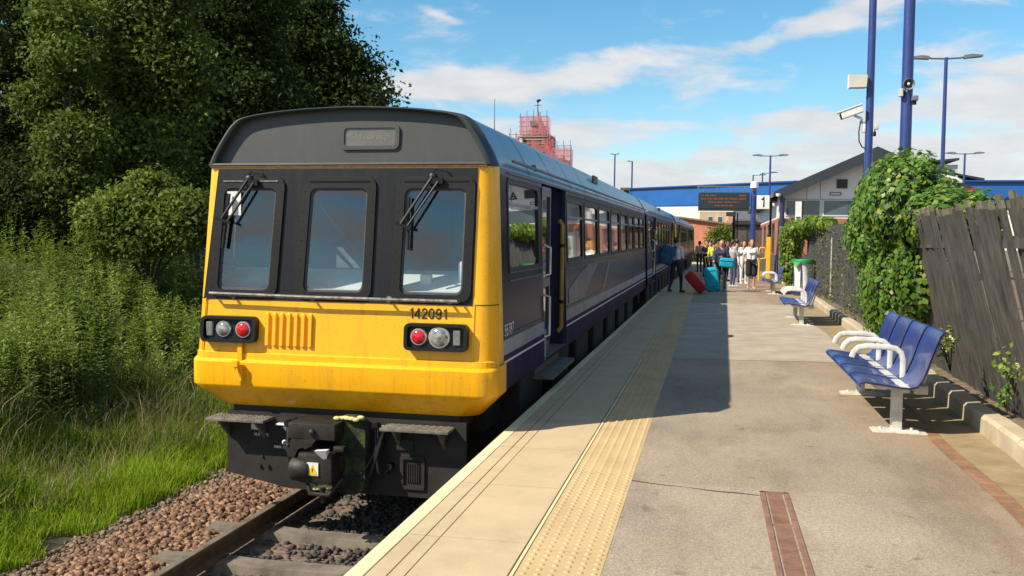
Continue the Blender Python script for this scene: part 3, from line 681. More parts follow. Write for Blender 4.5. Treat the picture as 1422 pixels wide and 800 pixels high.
    bw.build('cab_bulkhead', [mt_int_wall, mt_int_dark], root)
    cd_ = MB(); cd_.prism([(XC-.29, Y0+.66, 1.25), (XC-.29, Y0+.66, 1.38), (XC-.15, Y0+.66, 1.25)], (0, .01, 0)); cd_.prism([(XC-.29, Y0+.66, 1.44), (XC-.24, Y0+.66, 1.445), (XC-.05, Y0+.66, 1.25), (XC-.11, Y0+.66, 1.25)], (0, .01, 0)); cd_.build('white_card', mt_paper, root)
    pl = MB(); pl.tube([(XC-1.0, Y0+1.3, 1.25), (XC-1.0, Y0+1.3, 1.95)], .012, 6); pl.build('cab_pole', mt_paper, root)
    st = MB(); st.box2((XC-1.09, Y0+.115, 1.72), (XC-.96, Y0+.12, 1.93)); st.build('window_notice', mt_paper, root)
    gs = MB(); gs.box2((XC+.0, FY(1.93)+.012, 1.945), (XC+.08, FY(1.93)+.016, 1.965)); gs.build('window_sticker', mt_green_sign, root)
    car_window(root, 8.16, 9.58, 1.26, 2.05, -1, False, mt_glass)
    # corner posts on the side between cab front and body
    return root
def rrect_uv(r, z0, z1, w):
    """rounded rectangle with u in 0..1 across width w"""
    out = []
    for x, z in rrect(0, w, z0, z1, r): out.append((x/w, z))
    return out
car1 = build_front_car()
# the far carriages
def holes_for(ya, yb, doors):
    hs = []; y = ya+.5
    while y+1.35 < yb-.3:
        if not any(y-.2 < d[1] and y+1.45 > d[0] for d in doors): hs.append((y, y+1.3, 1.27, 2.0))
        y += 1.6
    return hs
def far_end(root, y, s):
    """yellow driving end: s=-1 faces the camera side, +1 faces away"""
    m = MB(); rows = []
    for z in (.03, .24, .45, 1.0, 2.15):
        H = hw(z)+.004; row = [(XC-H, y-s*.34, z)]
        for t in range(90, -1, -15): row.append((XC-(H-.16+.16*math.sin(R(t))), y-s*(.16*1-.16*math.cos(R(t))), z))
        for t in range(0, 91, 15): row.append((XC+(H-.16+.16*math.sin(R(t))), y-s*(.16-.16*math.cos(R(t))), z))
        row.append((XC+H, y-s*.34, z)); rows.append(row)
    m.loft(rows, 0); e = m.build('cab_front', mt_yel, root)
    b = MB(); b.box((XC, y+s*.008, 1.55), (2.3, .02, 1.1), 0); b.build('windscreen', mt_tint, e)
    d = MB(); d.loft([[(XC+a*1.003, y-s*.36, b+.004) for a, b in ROOFALL], [(XC+a*.99, y-s*.08, b-.01) for a, b in ROOFALL], [(XC+a*.93, y, 2.15+(b-2.15)*.9) for a, b in ROOFALL]], 0); d.add([(XC+a*.93, y, 2.15+(b-2.15)*.9) for a, b in ROOFALL], [tuple(range(len(ROOFALL)))]); d.build('roof_dome', mt_dome, root)
for lab, ya, yb, near, far in (('dark navy second carriage, coupled behind the nearest one, its side beside the backpacker', 24.85, 42.0, False, True),
                               ('third carriage, with a yellow end facing the second carriage', 42.7, 59.4, True, False),
                               ('farthest carriage of the train, partly hidden beyond the yellow end', 60.05, 76.6, False, True)):
    drs = [(ya+2.0, ya+3.5), (yb-4.0, yb-2.5)] if not near else [(ya+2.6, ya+4.1)]
    a2 = ya+.34 if near else ya; b2 = yb-.34 if far else yb
    rt, bd = carriage('train_carriage', lab, a2, b2, holes_for(a2, b2, drs), drs, False)
    if near: far_end(rt, ya, -1)
    if far: far_end(rt, yb, 1)
    if not near:
        g = MB(); g.loft([[(XC+a*.93, yy, .2+(b-.2)*.96) for a, b in [(-1.4, .3)]+ROOFALL+[(1.4, .3)]] for yy in (ya-.64, ya+.01)], 0); g.build('gangway_bellows', mt_rubber, rt)
    else:
        g = MB(); g.box2((XC-.3, ya-.9, -.3), (XC+.3, ya, .02)); g.build('coupler', mt_iron, rt)

XF[0] = None
# ------------------------------------------------------------------ ground, platform, track
ZR = -.915
XE = -1.578
XR = XC+.0
def ST(mb, name, m, loc=None): return tag(mb.build(name, m, None, loc), kind='structure')
mt_ground = M('ground_soil', (.16, .14, .10), .95, .4, .6, bump=.3, bscale=6)
g = MB(); g.add([(-3000, -1500, -1.55), (3000, -1500, -1.55), (3000, 4500, -1.55), (-3000, 4500, -1.55)], [(0, 1, 2, 3)]); ST(g, 'ground', mt_ground)
def asphalt():
    m, n, l, b = newmat('platform_asphalt')
    tc = n.new('ShaderNodeTexCoord'); ob = tc.outputs['Object']
    def noise(s, d=4, r=.6, st=None):
        z = n.new('ShaderNodeTexNoise'); z.inputs['Scale'].default_value = s; z.inputs['Detail'].default_value = d; z.inputs['Roughness'].default_value = r
        if st:
            mp = n.new('ShaderNodeMapping'); mp.inputs['Scale'].default_value = st; l.new(ob, mp.inputs[0]); l.new(mp.outputs[0], z.inputs['Vector'])
        else: l.new(ob, z.inputs['Vector'])
        return z.outputs['Fac']
    def ramp(f, p0, c0, p1, c1):
        r = n.new('ShaderNodeValToRGB'); e = r.color_ramp.elements; e[0].position = p0; e[1].position = p1; e[0].color = (*c0, 1); e[1].color = (*c1, 1); l.new(f, r.inputs[0]); return r.outputs[0]
    def mix(f, a, b_, mode='MIX'):
        x = n.new('ShaderNodeMix'); x.data_type = 'RGBA'; x.blend_type = mode
        if isinstance(f, float): x.inputs[0].default_value = f
        else: l.new(f, x.inputs[0])
        for s, v in ((x.inputs[6], a), (x.inputs[7], b_)):
            if isinstance(v, tuple): s.default_value = (*v, 1)
            else: l.new(v, s)
        return x.outputs[2]
    base = mix(.45, ramp(noise(95, 3, .8), .38, (.15, .126, .098), .63, (.60, .51, .40)), ramp(noise(38, 4, .8), .40, (.245, .206, .16), .62, (.51, .43, .335)))
    big = ramp(noise(.55, 6, .6), .35, (.78, .77, .77), .68, (1.12, 1.09, 1.02))
    c = mix(1., base, big, 'MULTIPLY')
    sx = n.new('ShaderNodeSeparateXYZ'); l.new(ob, sx.inputs[0])
    # newer, smoother surfacing beyond the joint: slightly greyer
    gt = n.new('ShaderNodeMath'); gt.operation = 'GREATER_THAN'; gt.inputs[1].default_value = 5.95; l.new(sx.outputs[1], gt.inputs[0])
    c = mix(gt.outputs[0], c, mix(1., c, (.92, .90, .88), 'MULTIPLY'))
    # rusty streak staining near the drain line, its own wobbly shape
    wob = n.new('ShaderNodeMath'); wob.operation = 'MULTIPLY_ADD'; wob.inputs[1].default_value = .9; l.new(noise(.9, 4), wob.inputs[0]); l.new(sx.outputs[0], wob.inputs[2])
    st = n.new('ShaderNodeMapRange'); st.interpolation_type = 'SMOOTHSTEP'; st.inputs[1].default_value = 1.5; st.inputs[2].default_value = 2.2; st.inputs[4].default_value = .42; l.new(wob.outputs[0], st.inputs[0])
    c = mix(st.outputs[0], c, (.26, .165, .095))
    spots = ramp(noise(5.5, 2, .5), .27, (.55, .53, .52), .33, (1, 1, 1))
    c = mix(.7, c, spots, 'MULTIPLY')
    vo = n.new('ShaderNodeTexVoronoi'); vo.inputs['Scale'].default_value = 2.3; l.new(ob, vo.inputs['Vector'])
    c = mix(.55, c, ramp(vo.outputs['Distance'], .035, (.42, .41, .40), .055, (1, 1, 1)), 'MULTIPLY')
    c = mix(.5, c, ramp(noise(1.7, 6, .75, (1, .35, 1)), .38, (.62, .59, .56), .52, (1, 1, 1)), 'MULTIPLY')
    sc_ = n.new('ShaderNodeMix'); 
    l.new(c, b.inputs['Base Color']); b.inputs['Roughness'].default_value = .85; b.inputs['Specular IOR Level'].default_value = .3
    bp = n.new('ShaderNodeBump'); bp.inputs['Strength'].default_value = .55; bp.inputs['Distance'].default_value = .006; l.new(noise(160, 3, .75), bp.inputs['Height']); l.new(bp.outputs[0], b.inputs['Normal'])
    return m
mt_asph = asphalt()
mt_slab = weathered('slab_sandstone', (.50, .385, .232), (.27, .20, .125), .85, 0., .5, (1.2, .9, 1))
mt_joint = M('slab_joint', (.10, .085, .06), .95, .3, 8)
mt_cream = weathered('cream_edge_paint', (.74, .62, .37), (.33, .26, .16), .7, 0., .6, (3, 1.2, 1))
mt_tact = weathered('tactile_buff', (.50, .355, .18), (.28, .185, .09), .85, 0., .5, (1.5, .8, 1))
mt_edgewall = M('platform_wall_brick', (.11, .095, .08), .9, .4, 3., bump=.4, bscale=30)
YA, YB = -6., 112.
pf = MB(); pf.box2((-1.40, YA, -1.5), (3.2, YB, -.012)); ST(pf, 'platform', mt_asph)
pw = MB(); pw.box2((-1.52, YA, -1.54), (-1.405, YB, -.075)); ST(pw, 'platform_wall', mt_edgewall)
# slabs: three-strip coping, 0.46 m slabs, buff tactile, with real joints
sb = MB(); y = -2.; idx = 0
jt = MB(); jt.box2((XE+.02, YA, -.07), (-.86, YB, -.010)); ST(jt, 'slab_bedding', mt_joint)
XS = [XE+.085, XE+.185, XE+.265, -.862]
y = -1.92
while y < 60:
    y1 = y+1.08
    for a, b in zip(XS[:-1], XS[1:]):
        dz = random.uniform(-.0015, .0015)
        sb.box2((a+.004, y+.004, -.06), (b-.004, y1-.004, .0+dz))
    y = y1
sb.box2((XS[0], 60, -.06), (XS[-1], YB, 0)); ST(sb, 'paving_slabs', mt_slab)
cp = MB(); y = -1.92+.35
while y < 60:
    cp.box2((XE, y+.003, -.075), (XE+.082, y+1.077, .001)); y += 1.08
cp.box2((XE, 60, -.075), (XE+.082, YB, .001)); ST(cp, 'platform_edge_line', mt_cream)
tw = MB(); tw.box2((-.855, YA, -.05), (-.840, YB, .002)); ST(tw, 'cream_line', mt_cream)
tp = MB(); y = -1.92
while y < 46:
    tp.box2((-.834, y+.002, -.05), (-.452, y+.40-.002, random.uniform(-.001, .0012))); y += .40
tp.box2((-.834, 46, -.05), (-.452, YB, 0))
yy = 3.2
while yy < 22:
    for i in range(6):
        xx = -.834+.035+i*.0635; n_ = 8
        vs = [(xx+.0165*math.cos(2*PI*k/n_), yy+.0165*math.sin(2*PI*k/n_), -.0005) for k in range(n_)]+[(xx+.009*math.cos(2*PI*k/n_), yy+.009*math.sin(2*PI*k/n_), .0065) for k in range(n_)]
        tp.add(vs, [(k, (k+1) % n_, n_+(k+1) % n_, n_+k) for k in range(n_)]+[tuple(range(n_, 2*n_))], 0, True)
    yy += .0667*(1 if yy < 12 else 1)
ST(tp, 'tactile_paving', mt_tact)
ts = MB(); ts.box2((-.452, YA, -.05), (-.401, YB, -.0125)); 
ex = MB(); ex.box2((-.452, YA, -.04), (-.395, YB, -.002)); ST(ex, 'asphalt_strip', mt_asph)
# asphalt top wearing course in two pours with a visible joint, and the darker dust line
a1 = MB(); a1.box2((-.45, YA, -.011), (3.1, 5.94, .0)); ST(a1, 'asphalt_surface', mt_asph)
a2 = MB(); a2.add([(-.45, 5.955, .0005), (1.1, 5.62, .0005), (3.1, 5.30, .0005), (3.1, 13.2, .0005), (-.45, 13.2, .0005)], [(0, 1, 2, 3, 4)]); ST(a2, 'asphalt_patch', mt_asph)
jl = MB(); P_ = [(-.45, 5.955), (-.3, 5.90), (-.12, 5.872), (.08, 5.82), (.2, 5.815), (.33, 5.79)]; jl.loft([[(x, y-.006-.004*math.sin(x*9), .003), (x, y+.006+.005*math.sin(x*13), .003)] for x, y in P_], 0); ST(jl, 'asphalt_joint', mt_joint)
a4 = MB(); a4.box2((-.45, 5.96, -.011), (3.1, YB, -.0005)); ST(a4, 'asphalt_beyond', mt_asph)
mt_asph2 = M('asphalt_grey_patch', (.37, .31, .24), .9, .18, 2., bump=.4, bscale=150, detail=10)
a3 = MB(); a3.add([(-.45, 12.6, .004), (2.5, 12.9, .004), (2.7, 25, .004), (-.45, 25, .004)], [(0, 1, 2, 3)]); ST(a3, 'asphalt_patch', mt_asph2)
mt_rust = M('rust_stained_gutter', (.25, .135, .075), .9, .3, 5., bump=.3, bscale=90)
def gx(Y): return 1.60+.018*Y
gu = MB(); gu.loft([[(gx(Y)+dx+.012*math.sin(Y*2.3), Y, .005) for dx in (0, .06, .11)] for Y in np.linspace(-2, 8.3, 30)], 0); ST(gu, 'drainage_gutter', mt_rust)
mt_verge = M('mossy_verge', (.33, .25, .135), .95, .3, 4., bump=.5, bscale=60, detail=9, col2=(.22, .165, .085))
def kx(Y): return 1.95+.03*Y
vg = MB(); vg.loft([[(gx(Y)+.11+.012*math.sin(Y*2.3), Y, .006), (kx(Y)+.05, Y, .010)] for Y in np.linspace(-2, 40, 120)], 0); ST(vg, 'verge', mt_verge)
# drain channel cover
mt_cast = M('rusty_cast_iron', (.235, .125, .085), .75, .25, 8., bump=.25, bscale=120)
mt_cast2 = M('rusty_cast_iron_dark', (.15, .055, .035), .8, .25, 8.)
dc = thing('drain_cover', 'rusty red cast iron drain channel set in the asphalt in the foreground', 'drain cover', (.42, 4.2, 0))
c = MB(); c.box2((.335, 2.4, -.02), (.365, 5.88, .007)); c.box2((.475, 2.4, -.02), (.505, 5.88, .007)); c.box2((.335, 5.86, -.02), (.505, 5.89, .007)); c.box2((.365, 5.18, -.02), (.475, 5.2, .007)); c.build('frame', mt_cast, dc)
c = MB(); c.box2((.365, 2.4, -.02), (.475, 5.86, -.004))
for i in range(160):
    y = 2.42+i*.0215
    if abs(y-5.19) > .02: c.box2((.378, y, -.01), (.462, y+.0115, .006))
for i in range(12): c.box2((.348, 2.5+i*.28, .006), (.353, 2.6+i*.28, .0085)); c.box2((.487, 2.55+i*.28, .006), (.492, 2.65+i*.28, .0085))
c.build('grating', mt_cast, dc)
# kerb along the fence
mt_kerb = M('kerb_concrete', (.43, .36, .25), .9, .2, 2.2, bump=.5, bscale=70, detail=10)
kb = MB(); Y = -2.
while Y < 44:
    Y2 = Y+.915; dz = random.uniform(-.006, .006); dx = random.uniform(-.006, .006)
    a = (kx(Y)+dx, kx(Y2)+dx)
    P = [(0, -.03), (0, .14), (.025, .168), (.15, .17), (.15, -.03)]
    kb.loft([[(a[0]+p[0], Y+.004, p[1]+dz) for p in P], [(a[1]+p[0], Y2-.004, p[1]+dz) for p in P]], 0, False, True)
    for e, yy in ((0, Y+.004), (1, Y2-.004)): kb.add([(a[e]+p[0], yy, p[1]+dz) for p in P], [tuple(range(5))])
    Y = Y2
ST(kb, 'kerb', mt_kerb)
mt_soil = M('dry_soil', (.15, .11, .07), .95, .4, 6., bump=.7, bscale=30)
so = MB(); so.loft([[(kx(Y)+.145, Y, .14), (kx(Y)+.35, Y, .17), (kx(Y)+.7, Y, .12), (60, Y, .0), ] for Y in np.linspace(-2, 112, 40)], 0); ST(so, 'soil_bank', mt_soil)
# --- track
XF[0] = 'track'
mt_ball = M('ballast_bed', (.16, .115, .085), .95, .4, 20., bump=.8, bscale=40)
tb = MB(); tb.loft([[(-5.45, Y, -1.2), (-5.1, Y, -1.13), (-4.6, Y, -1.10), (-3.9, Y, -1.13), (-3.1, Y, -1.16), (-1.5, Y, -1.16)] for Y in np.linspace(-6, 112, 60)], 0); ST(tb, 'track_bed', mt_ball)
mt_rail = M('rail_rusty', (.12, .075, .045), .6, .35, 10., metal=.2)
mt_railtop = M('rail_worn_top', (.30, .25, .19), .4, .3, 6., metal=.5)
RP = [(-.07, 0), (-.07, .012), (-.012, .035), (-.01, .105), (-.036, .115), (-.036, .148), (.036, .148), (.036, .115), (.01, .105), (.012, .035), (.07, .012), (.07, 0)]
for s, lb in ((-1, 'rusty rail on the grassy side of the track, beside the brown ballast'), (1, 'rusty rail on the platform side, in shade below the cream platform edge')):
    r = thing('rail', lb, 'rail', (XR+s*.7535, 0, ZR-.148), 'rails of the track')
    m = MB(); m.loft([[(XR+s*.7535+p[0], Y, ZR-.148+p[1]) for p in RP] for Y in (YA, YB)], 0, False, True); m.build('rail_web', mt_rail, r)
    m = MB(); m.box2((XR+s*.7535-.03, YA, ZR+.0005), (XR+s*.7535+.03, YB, ZR+.004)); m.build('rail_head', mt_railtop, r)
mt_sleep = M('sleeper_concrete', (.15, .125, .095), .9, .35, 5., bump=.4, bscale=50)
y = 3.7; first = None; nm = ['nearest the camera', 'second from the camera', 'third from the camera', 'fourth from the camera', 'under the front bumper of the train', 'just behind the front bumper of the train']
for i in range(6):
    if first is None:
        first = MB(); P = [(-.13, -.1), (-.10, .07), (.10, .07), (.13, -.1)]
        first.loft([[(x, p[0], p[1]-(.012 if abs(x) < .5 else 0)) for p in P] for x in (-1.25, -.6, -.4, .4, .6, 1.25)], 0, False, True)
        for x in (-1.25, 1.25): first.add([(x, p[0], p[1]) for p in P], [(0, 1, 2, 3)])
        for s in (-1, 1):
            for t in (-1, 1): first.tube([(s*.7535+t*.1, 0, .06), (s*.7535+t*.13, .02, .11), (s*.7535+t*.08, .04, .10)], .012, 5)
        XF[0] = None; o = first.build('sleeper', mt_sleep); f0 = o; XF[0] = 'track'
    else: o = f0.copy(); COL.objects.link(o)
    o.location = xf((XR, y, -1.135)); o.scale = (.95, .95, .95); o.rotation_euler = (0, 0, random.uniform(-.03, .03))
    tag(o, 'dirty concrete sleeper between the rails, '+nm[i], 'sleeper', 'sleepers of the track'); y += .78
# --- ballast stones
def rocks(name, n, xr, yr, zf, smin, smax, mat, keep=None):
    base = np.array([[-1, -1, -1], [1, -1, -1], [1, 1, -1], [-1, 1, -1], [-1, -1, 1], [1, -1, 1], [1, 1, 1], [-1, 1, 1]], float)
    fq = np.array([[0, 3, 2, 1], [4, 5, 6, 7], [0, 1, 5, 4], [1, 2, 6, 5], [2, 3, 7, 6], [3, 0, 4, 7]])
    V = []; Fs = []; c = 0
    for i in range(n):
        x = rng.uniform(*xr); y = rng.uniform(*yr)
        if keep and not keep(x, y): continue
        s = rng.uniform(smin, smax)*np.array([1, rng.uniform(.6, 1), rng.uniform(.5, .8)])
        p = base*(1+rng.uniform(-.38, .25, (8, 3)))*s/2
        q = Matrix.Rotation(rng.uniform(0, 6.3), 3, 'Z') @ Matrix.Rotation(rng.uniform(-.6, .6), 3, 'X') @ Matrix.Rotation(rng.uniform(-.6, .6), 3, 'Y')
        p = p @ np.array(q).T+np.array([x, y, zf(x, y)+s[2]*.25]); V.append(p); Fs.append(fq+c); c += 8
    o = np_mesh(name, np.vstack(V), np.vstack(Fs), mat); return tag(o, kind='stuff')
def stonemat(nm, c1, c2, c3):
    m, n, l, b = newmat(nm); g = n.new('ShaderNodeNewGeometry'); rp = n.new('ShaderNodeValToRGB'); e = rp.color_ramp.elements
    e[0].color = (*c1, 1); e[1].color = (*c3, 1); x = e.new(.55); x.color = (*c2, 1); l.new(g.outputs['Random Per Island'], rp.inputs[0]); l.new(rp.outputs[0], b.inputs['Base Color']); b.inputs['Roughness'].default_value = .9
    return m
mt_stone = stonemat('ballast_stone', (.085, .045, .025), (.20, .105, .058), (.33, .205, .125))
mt_stone2 = stonemat('ballast_stone_dark', (.035, .03, .026), (.06, .052, .045), (.10, .085, .07))
mt_stone3 = stonemat('cess_gravel', (.09, .06, .038), (.15, .10, .062), (.26, .19, .13))
def bedz(x, y): return np.interp(x, [-5.6, -5.1, -4.6, -3.9, -3.1], [-1.22, -1.13, -1.10, -1.13, -1.16])
rocks('ballast', 8500, (-5.1, -3.93), (5.5, 13.5), bedz, .022, .062, mt_stone)
rocks('ballast_between_rails', 4200, (-3.8, -1.6), (3.8, 9.5), lambda x, y: -1.15, .022, .055, mt_stone2)
rocks('cess_gravel', 2600, (-5.7, -4.95), (5.5, 13.5), lambda x, y: bedz(x, y)+.01, .012, .05, mt_stone3)
XF[0] = None
# --- benches
mt_bench = weathered('bench_blue', (.022, .042, .17), (.07, .085, .15), .34, .25, .35, (3, 3, 3))
mt_benchw = M('bench_white', (.58, .57, .53), .4, .18, 9.)
mt_base = M('bench_base_mortar', (.52, .46, .36), .85, .2, 12., bump=.4)
def bench(label, x, y, rz):
    t = thing('bench', label, 'bench', (0, 0, 0), 'blue platform benches')
    prof = [(-.33, .395), (-.325, .425), (-.28, .437), (-.2, .428), (-.1, .415), (0, .403), (.06, .40), (.105, .415), (.14, .47), (.175, .56), (.195, .63), (.225, .72), (.26, .81), (.282, .845), (.307, .85), (.327, .835)]
    th = .016
    for i in range(4):
        y0 = -.26+i*.615; y1 = y0+.565; m = MB(); rows = []
        for px, pz in prof:
            k = 1.; e = .01 if px < -.3 or px > .34 else 0
            rows.append([(px, y0+e, pz), (px+.012, y0+e+.05, pz-.012 if px < .08 else pz), (px+.012, y1-e-.05, pz-.012 if px < .08 else pz), (px, y1-e, pz)])
        m.loft(rows, 0); bot = []
        for j, (px, pz) in enumerate(prof):
            q = prof[min(j+1, len(prof)-1)]; p = prof[max(j-1, 0)]; d = Vector((q[0]-p[0], q[1]-p[1])).normalized(); nx, nz = d.y, -d.x
            bot.append([(px+nx*th, y0+.01, pz+nz*th), (px+nx*th, y1-.01, pz+nz*th)])
        m.loft(bot, 0)
        for side in (0, 1): m.loft([[rows[j][0 if side == 0 else 3], bot[j][side]] for j in range(len(prof))], 0)
        m.loft([[rows[0][0], rows[0][-1]], [bot[0][0], bot[0][1]]], 0); m.loft([[rows[-1][0], rows[-1][-1]], [bot[-1][0], bot[-1][1]]], 0)
        m.build('seat', mt_bench, t)
    for yy in (.325, .94, 1.555):
        m = MB(); m.tube([(.10, yy, .40), (.10, yy, .56), (.085, yy, .615), (.04, yy, .65), (-.03, yy, .662), (-.2, yy, .662), (-.26, yy, .65), (-.3, yy, .61), (-.315, yy, .565)], .025, 8, flat=.75); m.build('armrest', mt_benchw, t)
    for yy in (0, 2.0):
        m = MB(); m.box((0, yy, .2), (.085, .075, .37), 0, .008); m.box((0, yy, .012), (.34, .15, .02), 0, .004)
        m.box((.02, yy, .372), (.36, .06, .045), 0, .008); m.beam((.19, yy, .38), (.275, yy, .70), .05, .02); m.box((.175, yy-.04, .36), (.1, .07, .07), 0, .008)
        for bx in (-.12, .12): m.lathe([(.012, 0), (.012, .02)], 6, (bx, yy, .02))
        l_ = m.build('leg', mt_benchw, t)
        k = MB(); k.box((.02, yy+.01, .004), (.42, .22, .012), 0, .004); k.build('base_pad', mt_base, l_)
    m = MB(); m.box((.03, 1.0, .372), (.07, 2.36, .05)); m.box((-.17, 1.0, .385), (.04, 2.36, .03)); m.build('seat_rail', mt_benchw, t)
    t.location = (x, y, 0.003); t.rotation_euler = (0, 0, rz); return t
b0 = bench('nearest blue bench with white armrests beside the dark fence, four seats', 1.53, 8.11, -.01)
for lb, x, y in (('middle blue bench, in front of the litter bin', 1.76, 18.7), ('farthest blue bench, near the woman in the white top', 2.02, 30.6)):
    b = copy_tree(b0); b.location = (x, y, .003); b['label'] = lb; b.rotation_euler = (0, 0, -.03)
# --- fence of dark leaning boards
mt_wood = M('black_stained_wood', (.068, .062, .054), .8, .55, 2.2, bump=.5, bscale=30, detail=9, stretch=(6, 6, .6))
mt_woodend = M('weathered_board_top', (.15, .125, .09), .9, .4, 5.)
def fx(Y): return kx(Y)+.30
fe = thing('board_fence', 'black stained board fence leaning over the kerb behind the nearest bench', 'fence', (fx(9), 9, .1))
Y = 1.2; i = 0
lean = .245
while Y < 15.5:
    w = random.uniform(.13, .165); L = 1.83+random.uniform(-.02, .05)
    if 4.2 < Y < 5.95 and i % 2 == 0: L += random.uniform(.0, .03)
    if 5.6 < Y < 6.5: L += .0
    ln = lean+random.uniform(-.006, .006)+(.018*math.sin(Y*.9)); ty = random.uniform(-.015, .015); off = .022*(i % 2)+random.uniform(-.004, .004)
    d = Vector((-math.sin(ln), ty, math.cos(ln))); nrm = Vector((math.cos(ln), 0, math.sin(ln))); wd = Vector((.03, 1, 0)).normalized()
    p0 = Vector((fx(Y)+off, Y, .08+random.uniform(-.03, .05)))
    if i % 11 == 0: m = MB()
    vs = []; hs = [0, .25, .5, .75, .97, 1.0]; bow = random.uniform(-.012, .012)
    for h in hs:
        ww = w if h < 1 else w*.86
        for u, tt in ((-.5, 0), (.5, 0), (.5, .02), (-.5, .02)): vs.append(p0+d*L*h+wd*ww*u+nrm*(tt+bow*math.sin(h*PI)))
    fs = [(k*4+j, k*4+(j+1) % 4, (k+1)*4+(j+1) % 4, (k+1)*4+j) for k in range(len(hs)-1) for j in range(4)]+[(0, 3, 2, 1), tuple(range(20, 24))]
    m.add(vs, fs, 0)
    m.m[-len(fs):] = [1 if (k >= 16 and k != len(fs)-2 and random.random() < .8) else 0 for k in range(len(fs))]
    if i % 11 == 10: m.build('fence_panel', [mt_wood, mt_woodend], fe)
    Y += w+random.choice([-.012, -.008, -.004, .004, .010]); i += 1
if i % 11: m.build('fence_panel', [mt_wood, mt_woodend], fe)
for zz in (.35, 1.5):
    m = MB(); m.beam((fx(1.2)+.06-zz*.27, 1.2, zz+.06), (fx(15.5)+.06-zz*.27, 15.5, zz+.06), .04, .09); m.build('fence_rail', mt_wood, fe)
# mesh fence further along
mt_dkfence = M('charcoal_fence', (.06, .06, .058), .8, .3, 5., bump=.3, bscale=30)
mf = thing('board_fence', 'charcoal fence with dry climbers between the big ivy and the hedge', 'fence', (2.9, 24, .1))
for a in range(16):
    y0 = 15.6+a*1.15; m = MB()
    for k in range(9):
        yy = y0+k*.127; xx = fx(yy)+.06+(.015 if k % 2 else 0); hh = 2.02+.004*(yy-15)+random.uniform(-.015, .015)
        m.box2((xx, yy, .12), (xx+.018, yy+.12, hh))
    m.build('fence_panel', mt_dkfence, mf)
m = MB(); m.box2((fx(24.5)-.02, 24.45, .3), (fx(24.5)+.0, 24.5, 1.75)); m.build('white_stake', mt_benchw, mf)
# ------------------------------------------------------------------ leaves
def leaf_arrays(C, N, size, asp=.55):
    """rhombus leaves at centres C with normals N"""
    n = len(C); N = N/np.maximum(1e-6, np.linalg.norm(N, axis=1, keepdims=True))
    rv = rng.normal(size=(n, 3)); T = np.cross(N, rv); T /= np.maximum(1e-6, np.linalg.norm(T, axis=1, keepdims=True)); B = np.cross(N, T)
    s = np.asarray(size).reshape(-1, 1)*np.ones((n, 1))
    fold = N*s*.12
    V = np.stack([C-T*s*.5, C+B*s*asp*.5+fold-T*s*.05, C+T*s*.5, C-B*s*asp*.5+fold-T*s*.05], 1).reshape(-1, 3)
    F = np.arange(4*n).reshape(n, 4); return V, F
def unit(n):
    v = rng.normal(size=(n, 3)); return v/np.linalg.norm(v, axis=1, keepdims=True)
def crown_points(blobs, nclump, per, cr):
    w = np.array([b[3]*b[4]*b[5] for b in blobs])**.66; w /= w.sum(); pts = []; nr = []
    for b, k in zip(blobs, rng.multinomial(nclump, w)):
        d = unit(k); rr = rng.uniform(.35, 1.05, (k, 1))**.5
        c = np.array(b[:3])+d*rr*np.array(b[3:6])
        c = np.repeat(c, per, 0); dd = np.repeat(d, per, 0); sc = np.repeat(rng.uniform(.5, 1.3, (k, 1)), per, 0)
        p = c+rng.normal(size=c.shape)*cr*sc*np.array([1, 1, .55]); pts.append(p); nr.append(dd*.5+rng.normal(size=c.shape)*.55+np.array([0, 0, .45]))
    return np.vstack(pts), np.vstack(nr)
mt_bark = M('bark', (.035, .028, .02), .95, .4, 6., bump=.6, bscale=20)
def tree(name, label, base, blobs, nclump, per, cr, size, mat, group=None, tr=.2, cat='tree'):
    t = thing(name, label, cat, base, group)
    m = MB(); bx = Vector(base); ctr = Vector((sum(b[0] for b in blobs)/len(blobs), sum(b[1] for b in blobs)/len(blobs), max(b[2] for b in blobs)))
    k = bx.lerp(ctr, .35); k.x = bx.x+(k.x-bx.x)*.5; k.y = bx.y+(k.y-bx.y)*.5
    m.tube([bx-Vector((0, 0, .3)), bx+(k-bx)*.5+Vector((.05, .02, 0)), k, ctr], [tr*1.3, tr, tr*.8, tr*.2], 8)
    for b in blobs:
        c = Vector(b[:3]); s = bx.lerp(k, random.uniform(.6, 1.1)); mid = s.lerp(c, .55)+Vector((random.uniform(-.2, .2), random.uniform(-.2, .2), .2))
        m.tube([s, mid, c+Vector((0, 0, b[5]*.4))], [tr*.5, tr*.3, tr*.08], 6)
        for q in range(5):
            e = c+Vector(unit(1)[0]*np.array(b[3:6])*.85); m.tube([mid.lerp(c, .4), (mid+e)/2+Vector((0, 0, .1)), e], [tr*.18, tr*.12, tr*.03], 5)
    m.build('trunk', mt_bark, t)
    P, N = crown_points(blobs, nclump, per, cr)
    V, F = leaf_arrays(P, N, rng.uniform(.5, 1.5, len(P))*size)
    np_mesh('crown', V, F, mat, t); return t
lf_dark = leafmat('leaf_dark', (.024, .042, .008), (.042, .068, .013), (.065, .10, .022), .35, .6, .12)
lf_mid = leafmat('leaf_mid', (.085, .125, .018), (.135, .185, .026), (.20, .25, .05), .42, .6, .15)
lf_wil = leafmat('leaf_willow', (.065, .10, .016), (.105, .15, .023), (.165, .21, .042), .42, .6, .15)
lf_light = leafmat('leaf_light', (.055, .09, .022), (.10, .15, .035), (.16, .22, .06), .4)
lf_ivy = leafmat('leaf_ivy', (.04, .10, .010), (.085, .18, .018), (.16, .27, .035), .3, .42, .4)
lf_ivyy = leafmat('leaf_ivy_pale', (.10, .17, .02), (.18, .26, .03), (.36, .38, .07), .35, .35, .5)
lf_hedge = leafmat('leaf_hedge', (.06, .12, .012), (.13, .22, .02), (.22, .30, .03), .4, .4)
